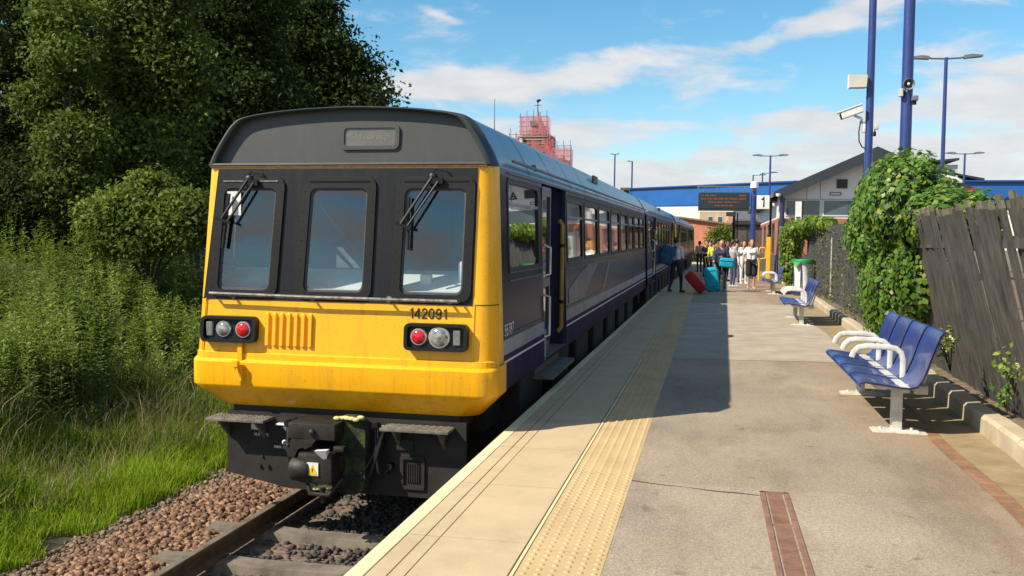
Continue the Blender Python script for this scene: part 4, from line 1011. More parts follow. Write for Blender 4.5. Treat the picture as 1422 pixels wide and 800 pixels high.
# ------------------------------------------------------------------ embankment
XF[0] = 'bank'
def bankz(x, y):
    t = np.interp(x, [-60, -22, -14, -9.5, -7.3, -6.2, -5.4, -5.1], [2.4, 2.2, 1.3, .05, -.72, -1.02, -1.20, -1.28])
    return t+.10*math.sin(x*1.3+y*.7)*min(1, max(0, -5.6-x))+.06*math.sin(x*3.1-y*2.2)*min(1, max(0, -5.6-x))
mt_bank = M('bank_soil', (.045, .055, .022), .95, .4, 2., bump=.8, bscale=12, col2=(.05, .038, .022))
eb = MB(); ysl = np.linspace(-6, 120, 150); xsl = list(np.linspace(-5.0, -16, 40))+[-20, -26, -40, -60]
eb.loft([[(x, y, float(bankz(x, y))) for x in xsl] for y in ysl], 0); ST(eb, 'embankment', mt_bank)
# grass: many blades, one object
def blades(name, n, region, hmin, hmax, wid, mat, lean=.35):
    X = []; 
    x = rng.uniform(region[0], region[1], n*2); y = rng.uniform(region[2], region[3], n*2)
    clump = np.sin(x*4.1+1.3*np.sin(y*2.3))*np.sin(y*3.7+1.1*np.sin(x*3.1))
    keep = (rng.uniform(-1, 1, n*2) < clump+.55); x = x[keep][:n]; y = y[keep][:n]; n = len(x)
    edge = region[1]-.12*np.sin(y*2.9)-.14*np.sin(y*7.3)-.05; ok = x < edge; x = x[ok]; y = y[ok]; n = len(x)
    z = np.array([bankz(a, b) for a, b in zip(x, y)])
    h = rng.uniform(hmin, hmax, n)*(1+.35*np.sin(x*2.7+y*1.9)); a = rng.uniform(0, 2*PI, n); l = rng.uniform(.05, lean, n)*h; b = rng.uniform(0, 2*PI, n)
    P = np.stack([x, y, z], 1); wv = np.stack([np.cos(a), np.sin(a), 0*a], 1)*wid*.5; lv = np.stack([np.cos(b)*l, np.sin(b)*l, 0*b], 1)
    up = np.stack([0*h, 0*h, h], 1)
    V = np.stack([P-wv, P+wv, P+wv*.7+lv*.35+up*.6, P-wv*.7+lv*.35+up*.6, P+wv*.12+lv+up*.97, P-wv*.12+lv+up*.97], 1).reshape(-1, 3)
    i = np.arange(n)[:, None]*6; F = np.vstack([i+np.array([[0, 1, 2, 3]]), i+np.array([[3, 2, 4, 5]])])
    return tag(np_mesh(name, V, F, mat), kind='stuff')
gr_mat = leafmat('grass_blade', (.16, .25, .010), (.24, .36, .018), (.34, .42, .05), .45, .6, .15)
gr_dry = leafmat('grass_dry', (.16, .17, .05), (.24, .23, .09), (.34, .30, .14), .4, .6)
blades('grass', 78000, (-8.3, -5.36, 5.4, 14.5), .05, .22, .011, gr_mat, .85)
blades('dry_grass', 4200, (-8.0, -5.9, 6.5, 15), .2, .55, .010, gr_dry, .9)
blades('grass_tufts', 700, (-5.62, -5.2, 8.6, 9.6), .04, .14, .012, gr_mat, .8)
# tall weeds: stems with whorled narrow leaves (one mass)
def weeds(name, spots, mat):
    Vs = []; Fs = []; c = 0
    for (x, y, h, s) in spots:
        z = float(bankz(x, y)); h *= .62+.6*(.5+.5*math.sin(x*1.9+1.7*math.sin(y*1.3))*math.sin(y*1.6+x*.7)); lx, ly = rng.normal(0, .09, 2)*h
        nl = int(26*h)+8; t = np.sort(rng.uniform(.12, 1., nl)); a = np.arange(nl)*2.4+rng.uniform(0, 6)
        L = s*(1.1-.75*t)*rng.uniform(.7, 1.2, nl)
        B = np.stack([x+lx*t**2, y+ly*t**2, z+h*t], 1); D = np.stack([np.cos(a), np.sin(a), rng.uniform(.25, .9, nl)], 1); D /= np.linalg.norm(D, axis=1, keepdims=True)
        W = np.cross(D, np.array([0, 0, 1.])); W /= np.linalg.norm(W, axis=1, keepdims=True)
        L = L[:, None]; dr = np.array([0, 0, -.3])
        V = np.stack([B, B+D*L*.5+W*L*.13, B+D*L+dr*L*.6, B+D*L*.5-W*L*.13], 1).reshape(-1, 3); F = np.arange(4*nl).reshape(nl, 4)+c
        Vs.append(V); Fs.append(F); c += 4*nl
        w = .006; S = np.array([[x-w, y, z], [x+w, y, z], [x+lx+w*.3, y+ly, z+h], [x+lx-w*.3, y+ly, z+h], [x, y-w, z], [x, y+w, z], [x+lx, y+ly+w*.3, z+h], [x+lx, y+ly-w*.3, z+h]])
        Vs.append(S); Fs.append(np.array([[0, 1, 2, 3], [4, 5, 6, 7]])+c); c += 8
    return tag(np_mesh(name, np.vstack(Vs), np.vstack(Fs), mat), kind='stuff')
wd_mat = leafmat('weed_leaf', (.085, .14, .016), (.145, .22, .028), (.23, .31, .055), .4, .55, .2)
wd_mat2 = leafmat('weed_leaf_pale', (.18, .24, .045), (.25, .32, .07), (.33, .39, .12), .4, .55, .2)
def spots(n, xr, yr, h0, h1, s0, s1, cl=True):
    out = []
    while len(out) < n:
        x = rng.uniform(*xr); y = rng.uniform(*yr)
        if cl and math.sin(x*2.1+.8*math.sin(y*1.7))*math.sin(y*1.9+x*.6) < rng.uniform(-1., .5): continue
        out.append((x, y, rng.uniform(h0, h1), rng.uniform(s0, s1)))
    return out
weeds('tall_weeds', spots(1500, (-14.5, -7.7), (7.2, 20), .45, 1.15, .13, .24), wd_mat)
weeds('pale_weeds', spots(620, (-11., -7.5), (7.2, 17), .5, 1.15, .12, .22), wd_mat2)
weeds('low_weeds', spots(800, (-9.5, -7.2), (6.5, 17), .2, .6, .10, .2, False), wd_mat)
XF[0] = None
# ------------------------------------------------------------------ trees on the bank, sized from sight lines
def blob(px, py, Y, rpx, ry=1.0, rz=1.0):
    p = at(px, py, Y); k = (p-C_O).dot(C_FWD)/F_PX*rpx; return (p.x, p.y, p.z, k, k*ry, k*rz)
def grd(px, Y):
    p = at(px, 330, Y); return (p.x, p.y, float(bankz(p.x/T_S, p.y/T_S))*T_S-.05)
tree('broadleaf_tree', 'large dark tree at the right end of the wood, above the train roof', grd(455, 27),
     [blob(425, 62, 27, 62), blob(385, 20, 27, 72), blob(395, -60, 28, 68), blob(487, 118, 27, 46), blob(522, 140, 26.5, 27), blob(410, 130, 27, 75), blob(360, 90, 28, 80), blob(440, 22, 27, 30), blob(470, 75, 27, 30), blob(470, 190, 27, 60), blob(500, 104, 27, 20), blob(460, 4, 27, 12)], 1300, 46, .30, .15, lf_dark, 'trees on the bank', .32)
tree('broadleaf_tree', 'dark tall tree in the middle of the wood behind the pale green one', grd(310, 22),
     [blob(300, 50, 22, 80), blob(340, 130, 22, 80), blob(330, -50, 22, 90), blob(270, 160, 22, 75), blob(370, 190, 22, 70), blob(300, 225, 22, 60), blob(215, 190, 21, 80), blob(170, 235, 20.5, 70), blob(250, 255, 20.5, 60), blob(225, 60, 22.5, 80)], 1700, 44, .28, .13, lf_dark, 'trees on the bank', .28)
tree('willow_tree', 'pale green sunlit tree in front of the dark wood', grd(190, 17),
     [blob(200, 40, 17, 58), blob(245, 95, 17.2, 52), blob(165, 95, 17, 45), blob(215, -40, 17.5, 70), blob(250, 160, 17.4, 40), blob(180, 0, 17, 50), blob(190, 185, 17, 44), blob(225, 215, 16.8, 40), blob(150, 215, 16.6, 40)], 900, 46, .2, .10, lf_wil, 'trees on the bank', .16)
tree('broadleaf_tree', 'dark tree at the left edge of the photo', grd(40, 19),
     [blob(30, 40, 19, 85), blob(-40, 130, 19, 90), blob(70, 150, 19.5, 70), blob(20, -60, 19, 90), blob(110, 40, 20, 70), blob(20, 225, 19, 65), blob(130, 210, 20, 60), blob(90, 250, 18.5, 60), blob(-20, 270, 18, 60), blob(120, 120, 20.5, 70)], 1600, 44, .27, .12, lf_dark, 'trees on the bank', .26)
tree('young_tree', 'small light green tree with two sunny clumps at the left of the wood', grd(95, 15.5),
     [blob(95, 85, 15.5, 38), blob(105, 200, 15.3, 42), blob(60, 140, 15.6, 30), blob(80, 30, 15.8, 34), blob(100, 255, 15.2, 38)], 400, 44, .17, .09, lf_wil, 'trees on the bank', .09)
tree('bramble_bush', 'rounded leafy bush beside the yellow cab, below the dark wood', grd(205, 14.5),
     [blob(205, 290, 14.5, 52, 1, .7), blob(158, 305, 14.5, 42), blob(252, 305, 14.3, 42), blob(205, 268, 14.6, 34), blob(262, 322, 14.2, 30), blob(205, 325, 14.3, 36), blob(160, 328, 14.3, 30)], 620, 46, .13, .085, lf_mid, None, .05, 'bush')
tree('bramble_bush', 'shaded dark bush at the left edge below the trees', grd(50, 15),
     [blob(30, 290, 15, 60, 1, .8), blob(100, 300, 15.5, 50), blob(-30, 270, 15, 60)], 420, 40, .16, .09, lf_dark, None, .06, 'bush')
for y_, n_ in ((31, 'nearest'), (42, 'middle'), (54, 'farthest')):
    tree('bramble_bush', 'green bush on the bank behind the train, '+n_+' of three', (-12.5, y_, 1.0), [(-12.5, y_, 2.2, 1.6, 3., 1.3), (-11.2, y_-3, 1.6, 1.3, 2.6, 1.1), (-12, y_+3.5, 1.9, 1.4, 2.8, 1.2)], 260, 40, .3, .16, lf_mid, 'bushes behind the train', .08, 'bush')
# ------------------------------------------------------------------ ivy and hedges along the fence
mt_stem_core = M('dark_stem_core', (.035, .03, .02), .95, .4, 8., bump=.6, bscale=30)
def ivy(name, label, base, blobs, n, size, mats, cat='ivy'):
    t = thing(name, label, cat, base)
    co_ = MB()
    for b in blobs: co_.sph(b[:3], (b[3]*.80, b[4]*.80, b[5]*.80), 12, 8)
    co_.build('inner_core', mt_stem_core, t)  # solid dark ellipsoids that fill the inside of the leaf mass
    w = np.array([b[3]*b[4]+b[4]*b[5]+b[3]*b[5] for b in blobs]); w = w/w.sum()
    P = []; N = []
    for b, k in zip(blobs, rng.multinomial(n, w)):
        d = unit(k); wob = 1+.10*np.sin(d[:, :1]*7+b[0])*np.cos(d[:, 2:]*6+d[:, 1:2]*5)
        p = np.array(b[:3])+d*np.array(b[3:6])*wob*rng.uniform(.80, 1.06, (k, 1)); ok = np.ones(k, bool)
        for o in blobs:
            if o is b: continue
            q = (p-np.array(o[:3]))/(np.array(o[3:6])*.80); ok &= (q**2).sum(1) > 1
        P.append(p[ok]); N.append((d/np.array(b[3:6]))[ok]*.6+rng.normal(size=(ok.sum(), 3))*.42+np.array([-.15, -.15, .25]))
    P = np.vstack(P); N = np.vstack(N); N[:, 2] += .1
    sel = rng.uniform(size=len(P)) < .85
    for s, nm, mm in ((sel, 'foliage', mats[0]), (~sel, 'pale_foliage', mats[1])):
        V, F = leaf_arrays(P[s], N[s], rng.uniform(.6, 1.25, s.sum())*size, .8); np_mesh(nm, V, F, mm, t)
    return t
ivy('ivy_bush', 'big green ivy grown over the end of the leaning dark fence', (2.45, 12.2, .15),
    [(2.44, 14.2, 1.75, .50, .9, .72), (2.36, 12.3, 2.0, .52, 1.1, .66), (2.45, 11.0, 1.78, .40, .65, .36), (2.46, 13.6, 2.25, .46, .8, .48), (2.46, 13.9, .95, .36, .6, .8), (2.35, 12.4, .98, .38, .95, .8), (2.35, 11.4, 1.25, .26, .5, .55), (2.75, 11.3, 1.82, .4, .9, .34), (2.55, 12.9, .45, .32, .9, .42)], 30000, .078, (lf_ivy, lf_ivyy))
ivy('ivy_hedge', 'pale green hedge on top of the charcoal fence by the poster board', (3.05, 35, .15),
    [(3.0, 36.5, 1.75, .45, 1.2, .72), (3.1, 34.2, 2.1, .45, 1.6, .35), (3.15, 31, 2.2, .35, 2.2, .28), (2.95, 36.3, .9, .35, .8, .8), (3.2, 28, 2.15, .3, 1.6, .22)], 6500, .13, (lf_hedge, lf_ivyy), 'hedge')
tw = thing('dry_climber', 'thin dry climber on the charcoal fence behind the middle bench', 'plant', (2.7, 22, .15))
V, F = leaf_arrays(np.stack([rng.uniform(-.18, .02, 2600)+fx(22)+.05+(rng.uniform(17.5, 29, 2600)*0), rng.uniform(17.5, 30, 2600), .15+1.9*rng.uniform(0, 1, 2600)**1.3], 1)*1.0, rng.normal(size=(2600, 3))+np.array([-1., -.5, .4]), rng.uniform(.05, .11, 2600), .3)
Vm = V.reshape(-1, 4, 3); Vm[:, :, 0] += (Vm[:, :1, 1]-22)*.03; keep = (np.sin(Vm[:, 0, 1]*1.9)+np.sin(Vm[:, 0, 2]*4+Vm[:, 0, 1]) > rng.uniform(-1.6, 1.2, len(Vm)))
Vm = Vm[keep]; np_mesh('foliage', Vm.reshape(-1, 3), np.arange(4*len(Vm)).reshape(-1, 4), leafmat('climber_leaf', (.06, .065, .03), (.10, .11, .04), (.17, .18, .07), .3), tw)
def sprig(label, x, y, z, h, n, mat):
    t = thing('weed_sprig', label, 'plant', (x, y, z)); P = []; N = []; m = MB()
    for k in range(4):
        e = Vector((x+random.uniform(-.15, .1), y+random.uniform(-.2, .2), z+h*random.uniform(.6, 1))); m.tube([(x, y, z), Vector((x, y, z)).lerp(e, .5)+Vector((0, 0, .05)), e], [.006, .005, .002], 5)
        for j in range(n//4): q = Vector((x, y, z)).lerp(e, random.uniform(.35, 1.05)); P.append([q.x+random.uniform(-.05, .05), q.y+random.uniform(-.06, .06), q.z+random.uniform(-.04, .04)]); N.append([-.5, -.4, .7]+np.array(unit(1)[0])*.7)
    m.build('stem', mt_stem_core, t); V, F = leaf_arrays(np.array(P), np.array(N), rng.uniform(.03, .06, len(P)), .7); np_mesh('foliage', V, F, mat, t)
sprig('bright sprig growing out of the dark fence above the nearest bench', 2.12, 8.9, .42, .42, 90, lf_ivyy)
sprig('small green weed at the foot of the dark fence at the right edge', 2.13, 7.15, .5, .3, 60, lf_ivyy)
sprig('little weed on the kerb under the dark fence', 2.36, 8.1, .2, .22, 50, lf_ivy)
# ------------------------------------------------------------------ poles, cameras, lamps
mt_pole = M('pole_blue', (.022, .045, .19), .4, .15, 4., coat=.2)
mt_poled = M('pole_grey', (.13, .15, .18), .5, .2, 4.)
mt_cam = M('camera_white', (.72, .72, .70), .35, .06)
mt_camd = M('camera_cream', (.55, .53, .46), .45, .08)
def pole(label, x, y, h, r, kit):
    t = thing('lamp_post', label, 'lamp post', (x, y, 0)); m = MB(); m.tube([(x, y, -.2), (x, y, 1.4)], r*1.35, 14); m.tube([(x, y, 1.4), (x, y, h)], [r, r*.86], 14); m.build('column', mt_pole, t); kit(t, x, y, r); 
    hd = MB(); hd.tube([(x-.9, y, h), (x, y, h-.05), (x+.9, y, h)], .04, 8)
    for s in (-1, 1): hd.box((x+s*1.1, y, h+.03), (.5, .2, .09), 1, None, .03)
    hd.build('lantern_arm', [mt_pole, mt_camd], t)
def kit1(t, x, y, r): pass
pole('slim blue post behind the ivy carrying the white camera and the cream box speaker', 3.24, 21, 9., .085, kit1)
pole('thick blue post behind the ivy with the small round horn speaker', 3.40, 18, 8.5, .105, kit1)
# things fixed on the two posts
c = thing('security_camera', 'white security camera pointing left on the slim blue post', 'camera', (3.05, 20.95, 4.2))
rot = Matrix.Rotation(R(-22), 3, 'Y') @ Matrix.Rotation(R(14), 3, 'Z'); p = at(1183, 156, 20.9)
rotc = Matrix.Rotation(R(-20), 3, 'Y')
m = MB(); m.box(p, (.46, .17, .15), 0, rotc, .02); m.box(p+rotc @ Vector((-.02, 0, .085)), (.52, .2, .025), 0, rotc, .008); m.box(p+rotc @ Vector((-.235, 0, -.01)), (.02, .14, .12), 1, rotc); m.build('housing', [mt_cam, mt_black], c)
m = MB(); m.tube([p+Vector((.05, 0, -.07)), p+Vector((.2, 0, -.13)), (3.08, 20.97, p.z-.2), (3.16, 21, p.z-.24)], .028, 8); m.box((3.13, 21, p.z-.3), (.06, .12, .22), 0, None, .01); m.build('bracket', mt_cam, c)
m = MB(); m.tube([(3.06, 20.96, p.z-.17), (3.03, 20.96, p.z-.4), (3.04, 20.96, p.z-.6), (3.1, 20.96, p.z-.72), (3.16, 20.96, p.z-.75)], .014, 6); m.build('cable', mt_black, c)
c = thing('junction_box', 'small grey box on the right of the slim blue post below the camera', 'box', (3.37, 20.95, 3.75)); m = MB(); q = at(1217, 176, 20.95); m.box(q, (.09, .1, .12), 0, None, .015); m.box(q+Vector((-.03, 0, -.15)), (.05, .07, .1), 1, None, .01); m.tube([q+Vector((-.03, 0, -.06)), q+Vector((-.03, 0, -.2))], .01, 6, 1); m.build('case', [mt_camd, mt_black], c)
c = thing('box_speaker', 'cream box speaker high on the slim blue post', 'speaker', (2.9, 20.9, 4.9)); q = at(1192, 114, 20.9)
m = MB(); m.prism([q+Vector((-.19, -.1, -.12)), q+Vector((-.19, -.1, .15)), q+Vector((.17, -.1, .13)), q+Vector((.15, -.1, -.12))], (0, .24, 0)); m.build('case', mt_camd, c)
m = MB(); m.box2(q+Vector((-.20, -.1, -.13)), q+Vector((-.188, .14, .155)), 0); m.build('grille', mt_cam, c)
m = MB(); m.tube([q+Vector((.15, .05, .09)), q+Vector((.24, .08, .09))], .02, 6); m.tube([q+Vector((.15, .05, -.1)), q+Vector((.24, .08, -.1))], .02, 6); m.box(q+Vector((.2, .06, 0)), (.05, .05, .26)); m.build('bracket', mt_poled, c)
c = thing('horn_speaker', 'small round horn speaker on the thick blue post', 'speaker', (3.4, 17.85, 4.45)); q = at(1261, 117, 17.86)
m = MB(); m.lathe([(.012, .02), (.03, .03), (.035, -.06), (.05, -.06), (.075, .0), (.10, .04), (.106, .05), (.10, .06), (.07, .02), (.045, -.03)], 20, q, (.15, -1, -.1)); m.build('horn', mt_poled, c)
m = MB(); m.sph(q+Vector((.004, -.03, 0)), .028, 10, 6); m.build('driver_cap', mt_cam, c)
m = MB(); m.tube([q+Vector((0, .02, -.09)), q+Vector((0, .06, -.12)), q+Vector((0, .1, -.12))], .018, 6); m.build('bracket', mt_cam, c)
c = thing('small_camera', 'small grey camera on the right of the thick blue post below the horn', 'camera', (3.53, 17.9, 4.15)); q = at(1270, 139, 17.9); m = MB(); m.box(q+Vector((0, 0, .03)), (.11, .13, .09), 0, None, .015); m.tube([q+Vector((0, 0, -.01)), q+Vector((0, 0, -.08))], .035, 8, 1); m.tube([q+Vector((-.05, .05, .03)), q+Vector((-.1, .09, .03))], .02, 6); m.build('body', [mt_poled, mt_black], c)
c = thing('junction_box', 'small cream box on the left of the thick blue post', 'box', (3.27, 17.9, 4.2)); q = at(1251, 129, 17.9); m = MB(); m.box(q, (.06, .12, .14), 0, None, .012); m.box(q+Vector((.03, .0, .05)), (.04, .08, .02)); m.build('case', mt_camd, c)
def tlamp(label, px, pytop, Y, wpx, r, group, base=0, single=None, tilt=0):
    p = at(px, pytop, Y); k = Y/F_PX; t = thing('street_lamp', label, 'street lamp', (p.x, Y, base), group)
    m = MB(); m.tube([(p.x, Y, base), (p.x+tilt, Y, p.z)], [r*1.15, r*.8], 10); m.build('column', mt_pole if r > .04 else mt_poled, t)
    for s in ((-1, 1) if single is None else (single,)):
        m = MB(); L = wpx*k*.5; m.tube([(p.x+tilt, Y, p.z-.04), (p.x+tilt+s*L*.4, Y, p.z-.02), (p.x+tilt+s*L*.5, Y, p.z+.01)], r*.45, 6); m.build('arm', mt_poled, t)
        m = MB(); m.prism([(p.x+tilt+s*L*.48, Y-.12, p.z-.05), (p.x+tilt+s*L, Y-.1, p.z+.0), (p.x+tilt+s*L, Y-.1, p.z+.05), (p.x+tilt+s*L*.7, Y-.1, p.z+.09), (p.x+tilt+s*L*.48, Y-.12, p.z+.05)], (0, .24, 0)); m.build('lantern', mt_poled, t)
tlamp('tall blue double arm lamp to the right of the thick blue post', 1314, 80, 35, 86, .075, 'double arm lamps', 0, None, 0)
tlamp('double arm lamp standing before the blue bridge left of the gable', 1070, 216, 60, 46, .07, 'double arm lamps')
tlamp('double arm lamp far right above the fence, before the modern block', 1340, 213, 60, 46, .07, 'double arm lamps')
tlamp('single arm lamp just left of the nearer double arm lamp', 1059, 240, 80, 40, .07, 'single arm lamps', 0, 1)
tlamp('single arm lamp above the white globe camera', 1046, 243, 84, 34, .07, 'single arm lamps', 0, 1)
tlamp('thin grey lamp above the train, taller of the two by the bridge end', 854, 214, 110, 12, .10, 'thin lamps behind the train', -1.5)
tlamp('thin grey lamp above the train, nearer the blue bridge', 878, 224, 110, 14, .11, 'thin lamps behind the train', -1.5, -1)
c = thing('radio_mast', 'thin pale mast rising behind the train roof', 'mast', (-23.2, 100, -1.5)); m = MB(); m.tube([(-23.2, 100, -1.5), (-23.2, 100, 12), (-23.2, 100, 17.2)], [.12, .08, .03], 6); m.build('column', mt_poled, c)
# ------------------------------------------------------------------ station building
mt_brick = brickmat('red_brick', (.42, .13, .06), (.34, .095, .045), (.30, .24, .18))
mt_brickd = brickmat('dark_plinth_brick', (.085, .075, .075), (.06, .055, .058), (.12, .11, .10))
mt_clad = M('white_cladding', (.78, .74, .72), .5, .05, 1.)
mt_slate = M('slate_fascia', (.028, .036, .046), .5, .15, 1.5)
mt_tile = M('roof_tile_grey', (.10, .105, .115), .7, .25, 4.)
mt_pane = M('window_teal_glass', (.055, .09, .11), .06, .15, .7, coat=.6)
mt_frame = M('window_frame_pale', (.55, .56, .58), .4, .06)
YG, YE = 46., 66.
XL, XA, XRR = 3.17, 7.38, 11.6
sbd = thing('station_building', 'station building with a dark sloping gable roof, white cladding and red brick', 'building', (7.38, 50, 0))
def band(z0, z1, mat, nm, off=0.):
    m = MB(); m.box2((XL-off, YG-off, z0), (XRR+off, YE, z1)); return m.build(nm, mat, sbd)
band(0, 1.12, mt_brickd, 'plinth', .02); wall = band(1.12, 2.86, mt_brick, 'wall')
m = MB(); m.box2((XL+.0, YG, 2.86), (XRR, YE, 3.86)); m.prism([(XL, YG, 3.86), (XA, YG, 5.78), (XRR, YG, 3.86)], (0, YE-YG, 0)); 
clad = m.build('cladding', mt_clad, sbd)
m = MB()
for x in (4.42, 5.02, 6.9, 7.7): m.box2((x-.012, YG-.006, 3.75), (x+.012, YG, 3.9+(x-XL)*.45 if x < XA else 5.2))
m.box2((XL, YG-.008, 3.735), (XRR, YG, 3.765)); m.build('cladding_joint', mt_poled, clad)
m = MB()
for s in (-1, 1):
    ex = XA+s*(XA-2.87); P = [(ex, 4.06), (XA, 6.12), (XA, 5.60), (XA+s*(XA-3.25), 3.78), (ex, 3.86)]
    m.prism([(x, YG-.75, z) for x, z in P], (0, .08, 0), 0)
    m.prism([(x, YG-.67, z) for x, z in [(ex, 4.05), (XA, 6.10), (XA, 5.96), (ex, 3.92)]], (0, YE-YG+.6, 0), 1)
    m.box2((ex-.03, YG-.7, 3.84), (ex+.03, YE, 3.95), 2)
m.build('roof', [mt_slate, mt_tile, mt_poled], sbd)
for x0, x1 in ((3.52, 5.0), (5.2, 7.2), (7.4, 9.4), (9.6, 11.4)):
    f = MB(); f.ring([(x0-.06, YG-.01, 2.96), (x1+.06, YG-.01, 2.96), (x1+.06, YG-.01, 3.74), (x0-.06, YG-.01, 3.74)], [(x0, YG-.01, 3.02), (x1, YG-.01, 3.02), (x1, YG-.01, 3.68), (x0, YG-.01, 3.68)], (0, -.03, 0)); w = f.build('window', mt_frame, sbd)
    f = MB(); f.box2((x0, YG-.02, 3.02), (x1, YG-.005, 3.68)); f.build('pane', mt_pane, w)
m = MB(); m.tube([(3.28, YG-.55, 0), (3.28, YG-.55, 3.8)], .11, 12); m.build('corner_post', mt_poled if False else M('post_navy', (.03, .035, .075), .4, .15), sbd)
m = MB(); m.box2((5.74, YG-.04, 4.26), (6.22, YG, 4.68)); 
for i in range(6): m.box2((5.77, YG-.055, 4.30+i*.06), (6.19, YG-.04, 4.33+i*.06))
m.build('louvre_vent', mt_slate, sbd)
m = MB(); m.ring([(x, YG-.005, z) for x, z in rrect(5.44, 5.96, 3.93, 4.09, .05)], [(x, YG-.005, z) for x, z in rrect(5.48, 5.92, 3.965, 4.055, .03)], (0, -.03, 0)); m.build('wall_plate', mt_poled, sbd)
m = MB(); P = [(6.58, 4.25), (7.02, 4.25), (6.8, 4.66)]; Q = [(6.69, 4.315), (6.91, 4.315), (6.8, 4.52)]
m.ring([(x, YG-.005, z) for x, z in P], [(x, YG-.005, z) for x, z in Q], (0, -.03, 0)); m.box2((6.66, YG-.05, 4.37), (6.94, YG-.01, 4.43)); m.build('wall_emblem', mt_slate, sbd)
for x, y, z in ((3.08, YG-.8, 3.92), (2.98, YG-.1, 3.5)):
    m = MB(); m.lathe([(.01, -.12), (.09, -.08), (.12, 0), (.12, .05), (.01, .05)], 12, (x, y, z)); m.build('wall_lamp', mt_cam, sbd)
for y in (48.5, 52, 56, 60):
    m = MB(); m.box2((XL-.03, y, 1.2), (XL+.05, y+1.6, 2.7), 0); m.build('window', mt_pane, sbd)
m = MB(); m.box2((2.5, 47.2, 3.72), (3.2, YE, 3.86)); m.build('canopy', mt_slate, sbd)
m = MB(); m.tube([(2.78, 45.6, 0), (2.78, 45.6, 3.8)], .05, 8); m.build('downpipe', mt_black, sbd)
# timber screen and poster at the corner
t = thing('screen_panel', 'dark grey screen panel at the corner of the station building', 'screen', (3.0, 41, 0)); m = MB(); m.box2((2.92, 41.3, .1), (3.36, 41.36, 2.35)); m.tube([(2.93, 41.28, 0), (2.93, 41.28, 2.38)], .04, 8); m.build('panel', mt_poled, t)
t = thing('poster_board', 'white poster board with a yellow foot strip beside the hedge', 'poster board', (3.2, 40, 0))
m = MB(); m.box2((2.97, 39.98, .72), (3.42, 40.05, 2.16)); m.tube([(3.0, 40.06, 0), (3.0, 40.06, 2.1)], .03, 8); m.tube([(3.39, 40.06, 0), (3.39, 40.06, 2.1)], .03, 8); m.build('board', mt_cam, t)
m = MB(); m.box2((2.99, 39.965, .75), (3.40, 39.978, .95)); m.build('foot_strip', mt_warn, t)
m = MB()
for i in range(11):
    z = 2.0-i*.09; x = 3.03
    while x < 3.33:
        w = random.uniform(.03, .09); m.box2((x, 39.972, z), (x+w, 39.979, z+.022)); x += w+.02
m.build('print', M('poster_print', (.32, .32, .33), .7, .3), t)
t = thing('totem_sign', 'tall white sign above the hedge by the gable', 'sign', (3.7, 42, 0))
m = MB(); m.box2((3.58, 41.98, 2.1), (3.84, 42.04, 3.46)); m.build('panel', mt_cam, t); m = MB(); m.box2((3.84, 41.97, 1.9), (3.90, 42.06, 3.48)); m.tube([(3.87, 42.02, 0), (3.87, 42.02, 3.4)], .03, 8); m.build('frame', mt_black, t)
m = MB(); m.box2((3.61, 41.968, 2.75), (3.80, 41.979, 2.8)); m.box2((3.61, 41.968, 2.6), (3.76, 41.979, 2.64)); m.build('print', mt_slate, t)
# blue post with globe camera, platform number sign, display
t = thing('sign_post', 'blue platform post that holds the display bar and the number sign', 'post', (1.96, 45, 0)); m = MB(); m.tube([(1.96, 45, 0), (1.96, 45, 4.05)], .125, 12); m.build('column', mt_pole, t); m = MB(); m.beam((-.62, 45, 4.28), (1.96, 45, 4.28), .05, .05); m.beam((-.62, 45, 4.28), (-.5, 45, 4.15), .04, .04); m.tube([(1.96, 45, 4.0), (1.96, 45, 4.3)], .05, 8); m.build('display_bar', mt_poled, t)
t = thing('globe_camera', 'white globe camera on top of the blue platform post', 'camera', (1.98, 44.9, 4.1)); m = MB(); m.lathe([(.06, .0), (.16, -.05), (.19, -.2), (.19, -.32), (.1, -.34)], 14, (1.98, 44.85, 4.52)); m.build('hood', mt_cam, t); m = MB(); m.sph((1.98, 44.85, 4.14), (.11, .11, .12), 12, 8); m.build('dome', mt_poled, t)
t = thing('platform_sign', 'white platform sign reading 1 beside the blue post', 'sign', (2.33, 44, 3.2))
m = MB(); m.box2((2.06, 43.96, 3.2), (2.62, 44.08, 3.82), 0, .02); m.build('panel', mt_cam, t); digits('numeral', '1', .44, mt_ink, t, (2.22, 43.957, 3.29), (1, 0, 0), (0, 0, 1), .7, .17)
m = MB(); m.beam((1.95, 44.5, 3.84), (2.34, 44.02, 3.84), .04, .04); m.build('bracket', mt_pole, t)
t = thing('departure_board', 'black departure board with rows of orange text hanging over the platform', 'display', (.6, 45, 3.1))
m = MB(); m.box2((-.56, 44.85, 3.15), (1.78, 45.15, 4.0), 0, .03); m.build('case', M('display_case', (.02, .026, .034), .4, .2), t)
m = MB(); m.box2((-.47, 44.838, 3.26), (1.69, 44.848, 3.94)); sc_ = m.build('screen', M('display_screen', (.018, .025, .032), .2, .15), t)
mt_led = M('display_led', (.22, .055, .03), .5, .1, emis=(1, .25, .09, .035))
for r, (xa, xb) in enumerate(((-.44, .25), (-.42, 1.6), (-.1, 1.35), (.2, 1.0))):
    m = MB(); x = xa; z = 3.86-r*.155
    while x < xb:
        for q in range(random.randint(3, 8)):
            if x > xb: break
            m.box2((x, 44.832, z-.035), (x+.03, 44.838, z+random.choice([.02, .03, .04]))); x += .046
        x += .05
    if r == 0: m.box2((1.3, 44.832, z-.03), (1.62, 44.838, z+.02))
    m.build('text_line', mt_led, sc_)
m = MB()
for x in (-.3, .3, .95, 1.5): m.tube([(x, 45, 3.98), (x, 45, 4.28)], .02, 6)
m.build('hanger', mt_poled, t)
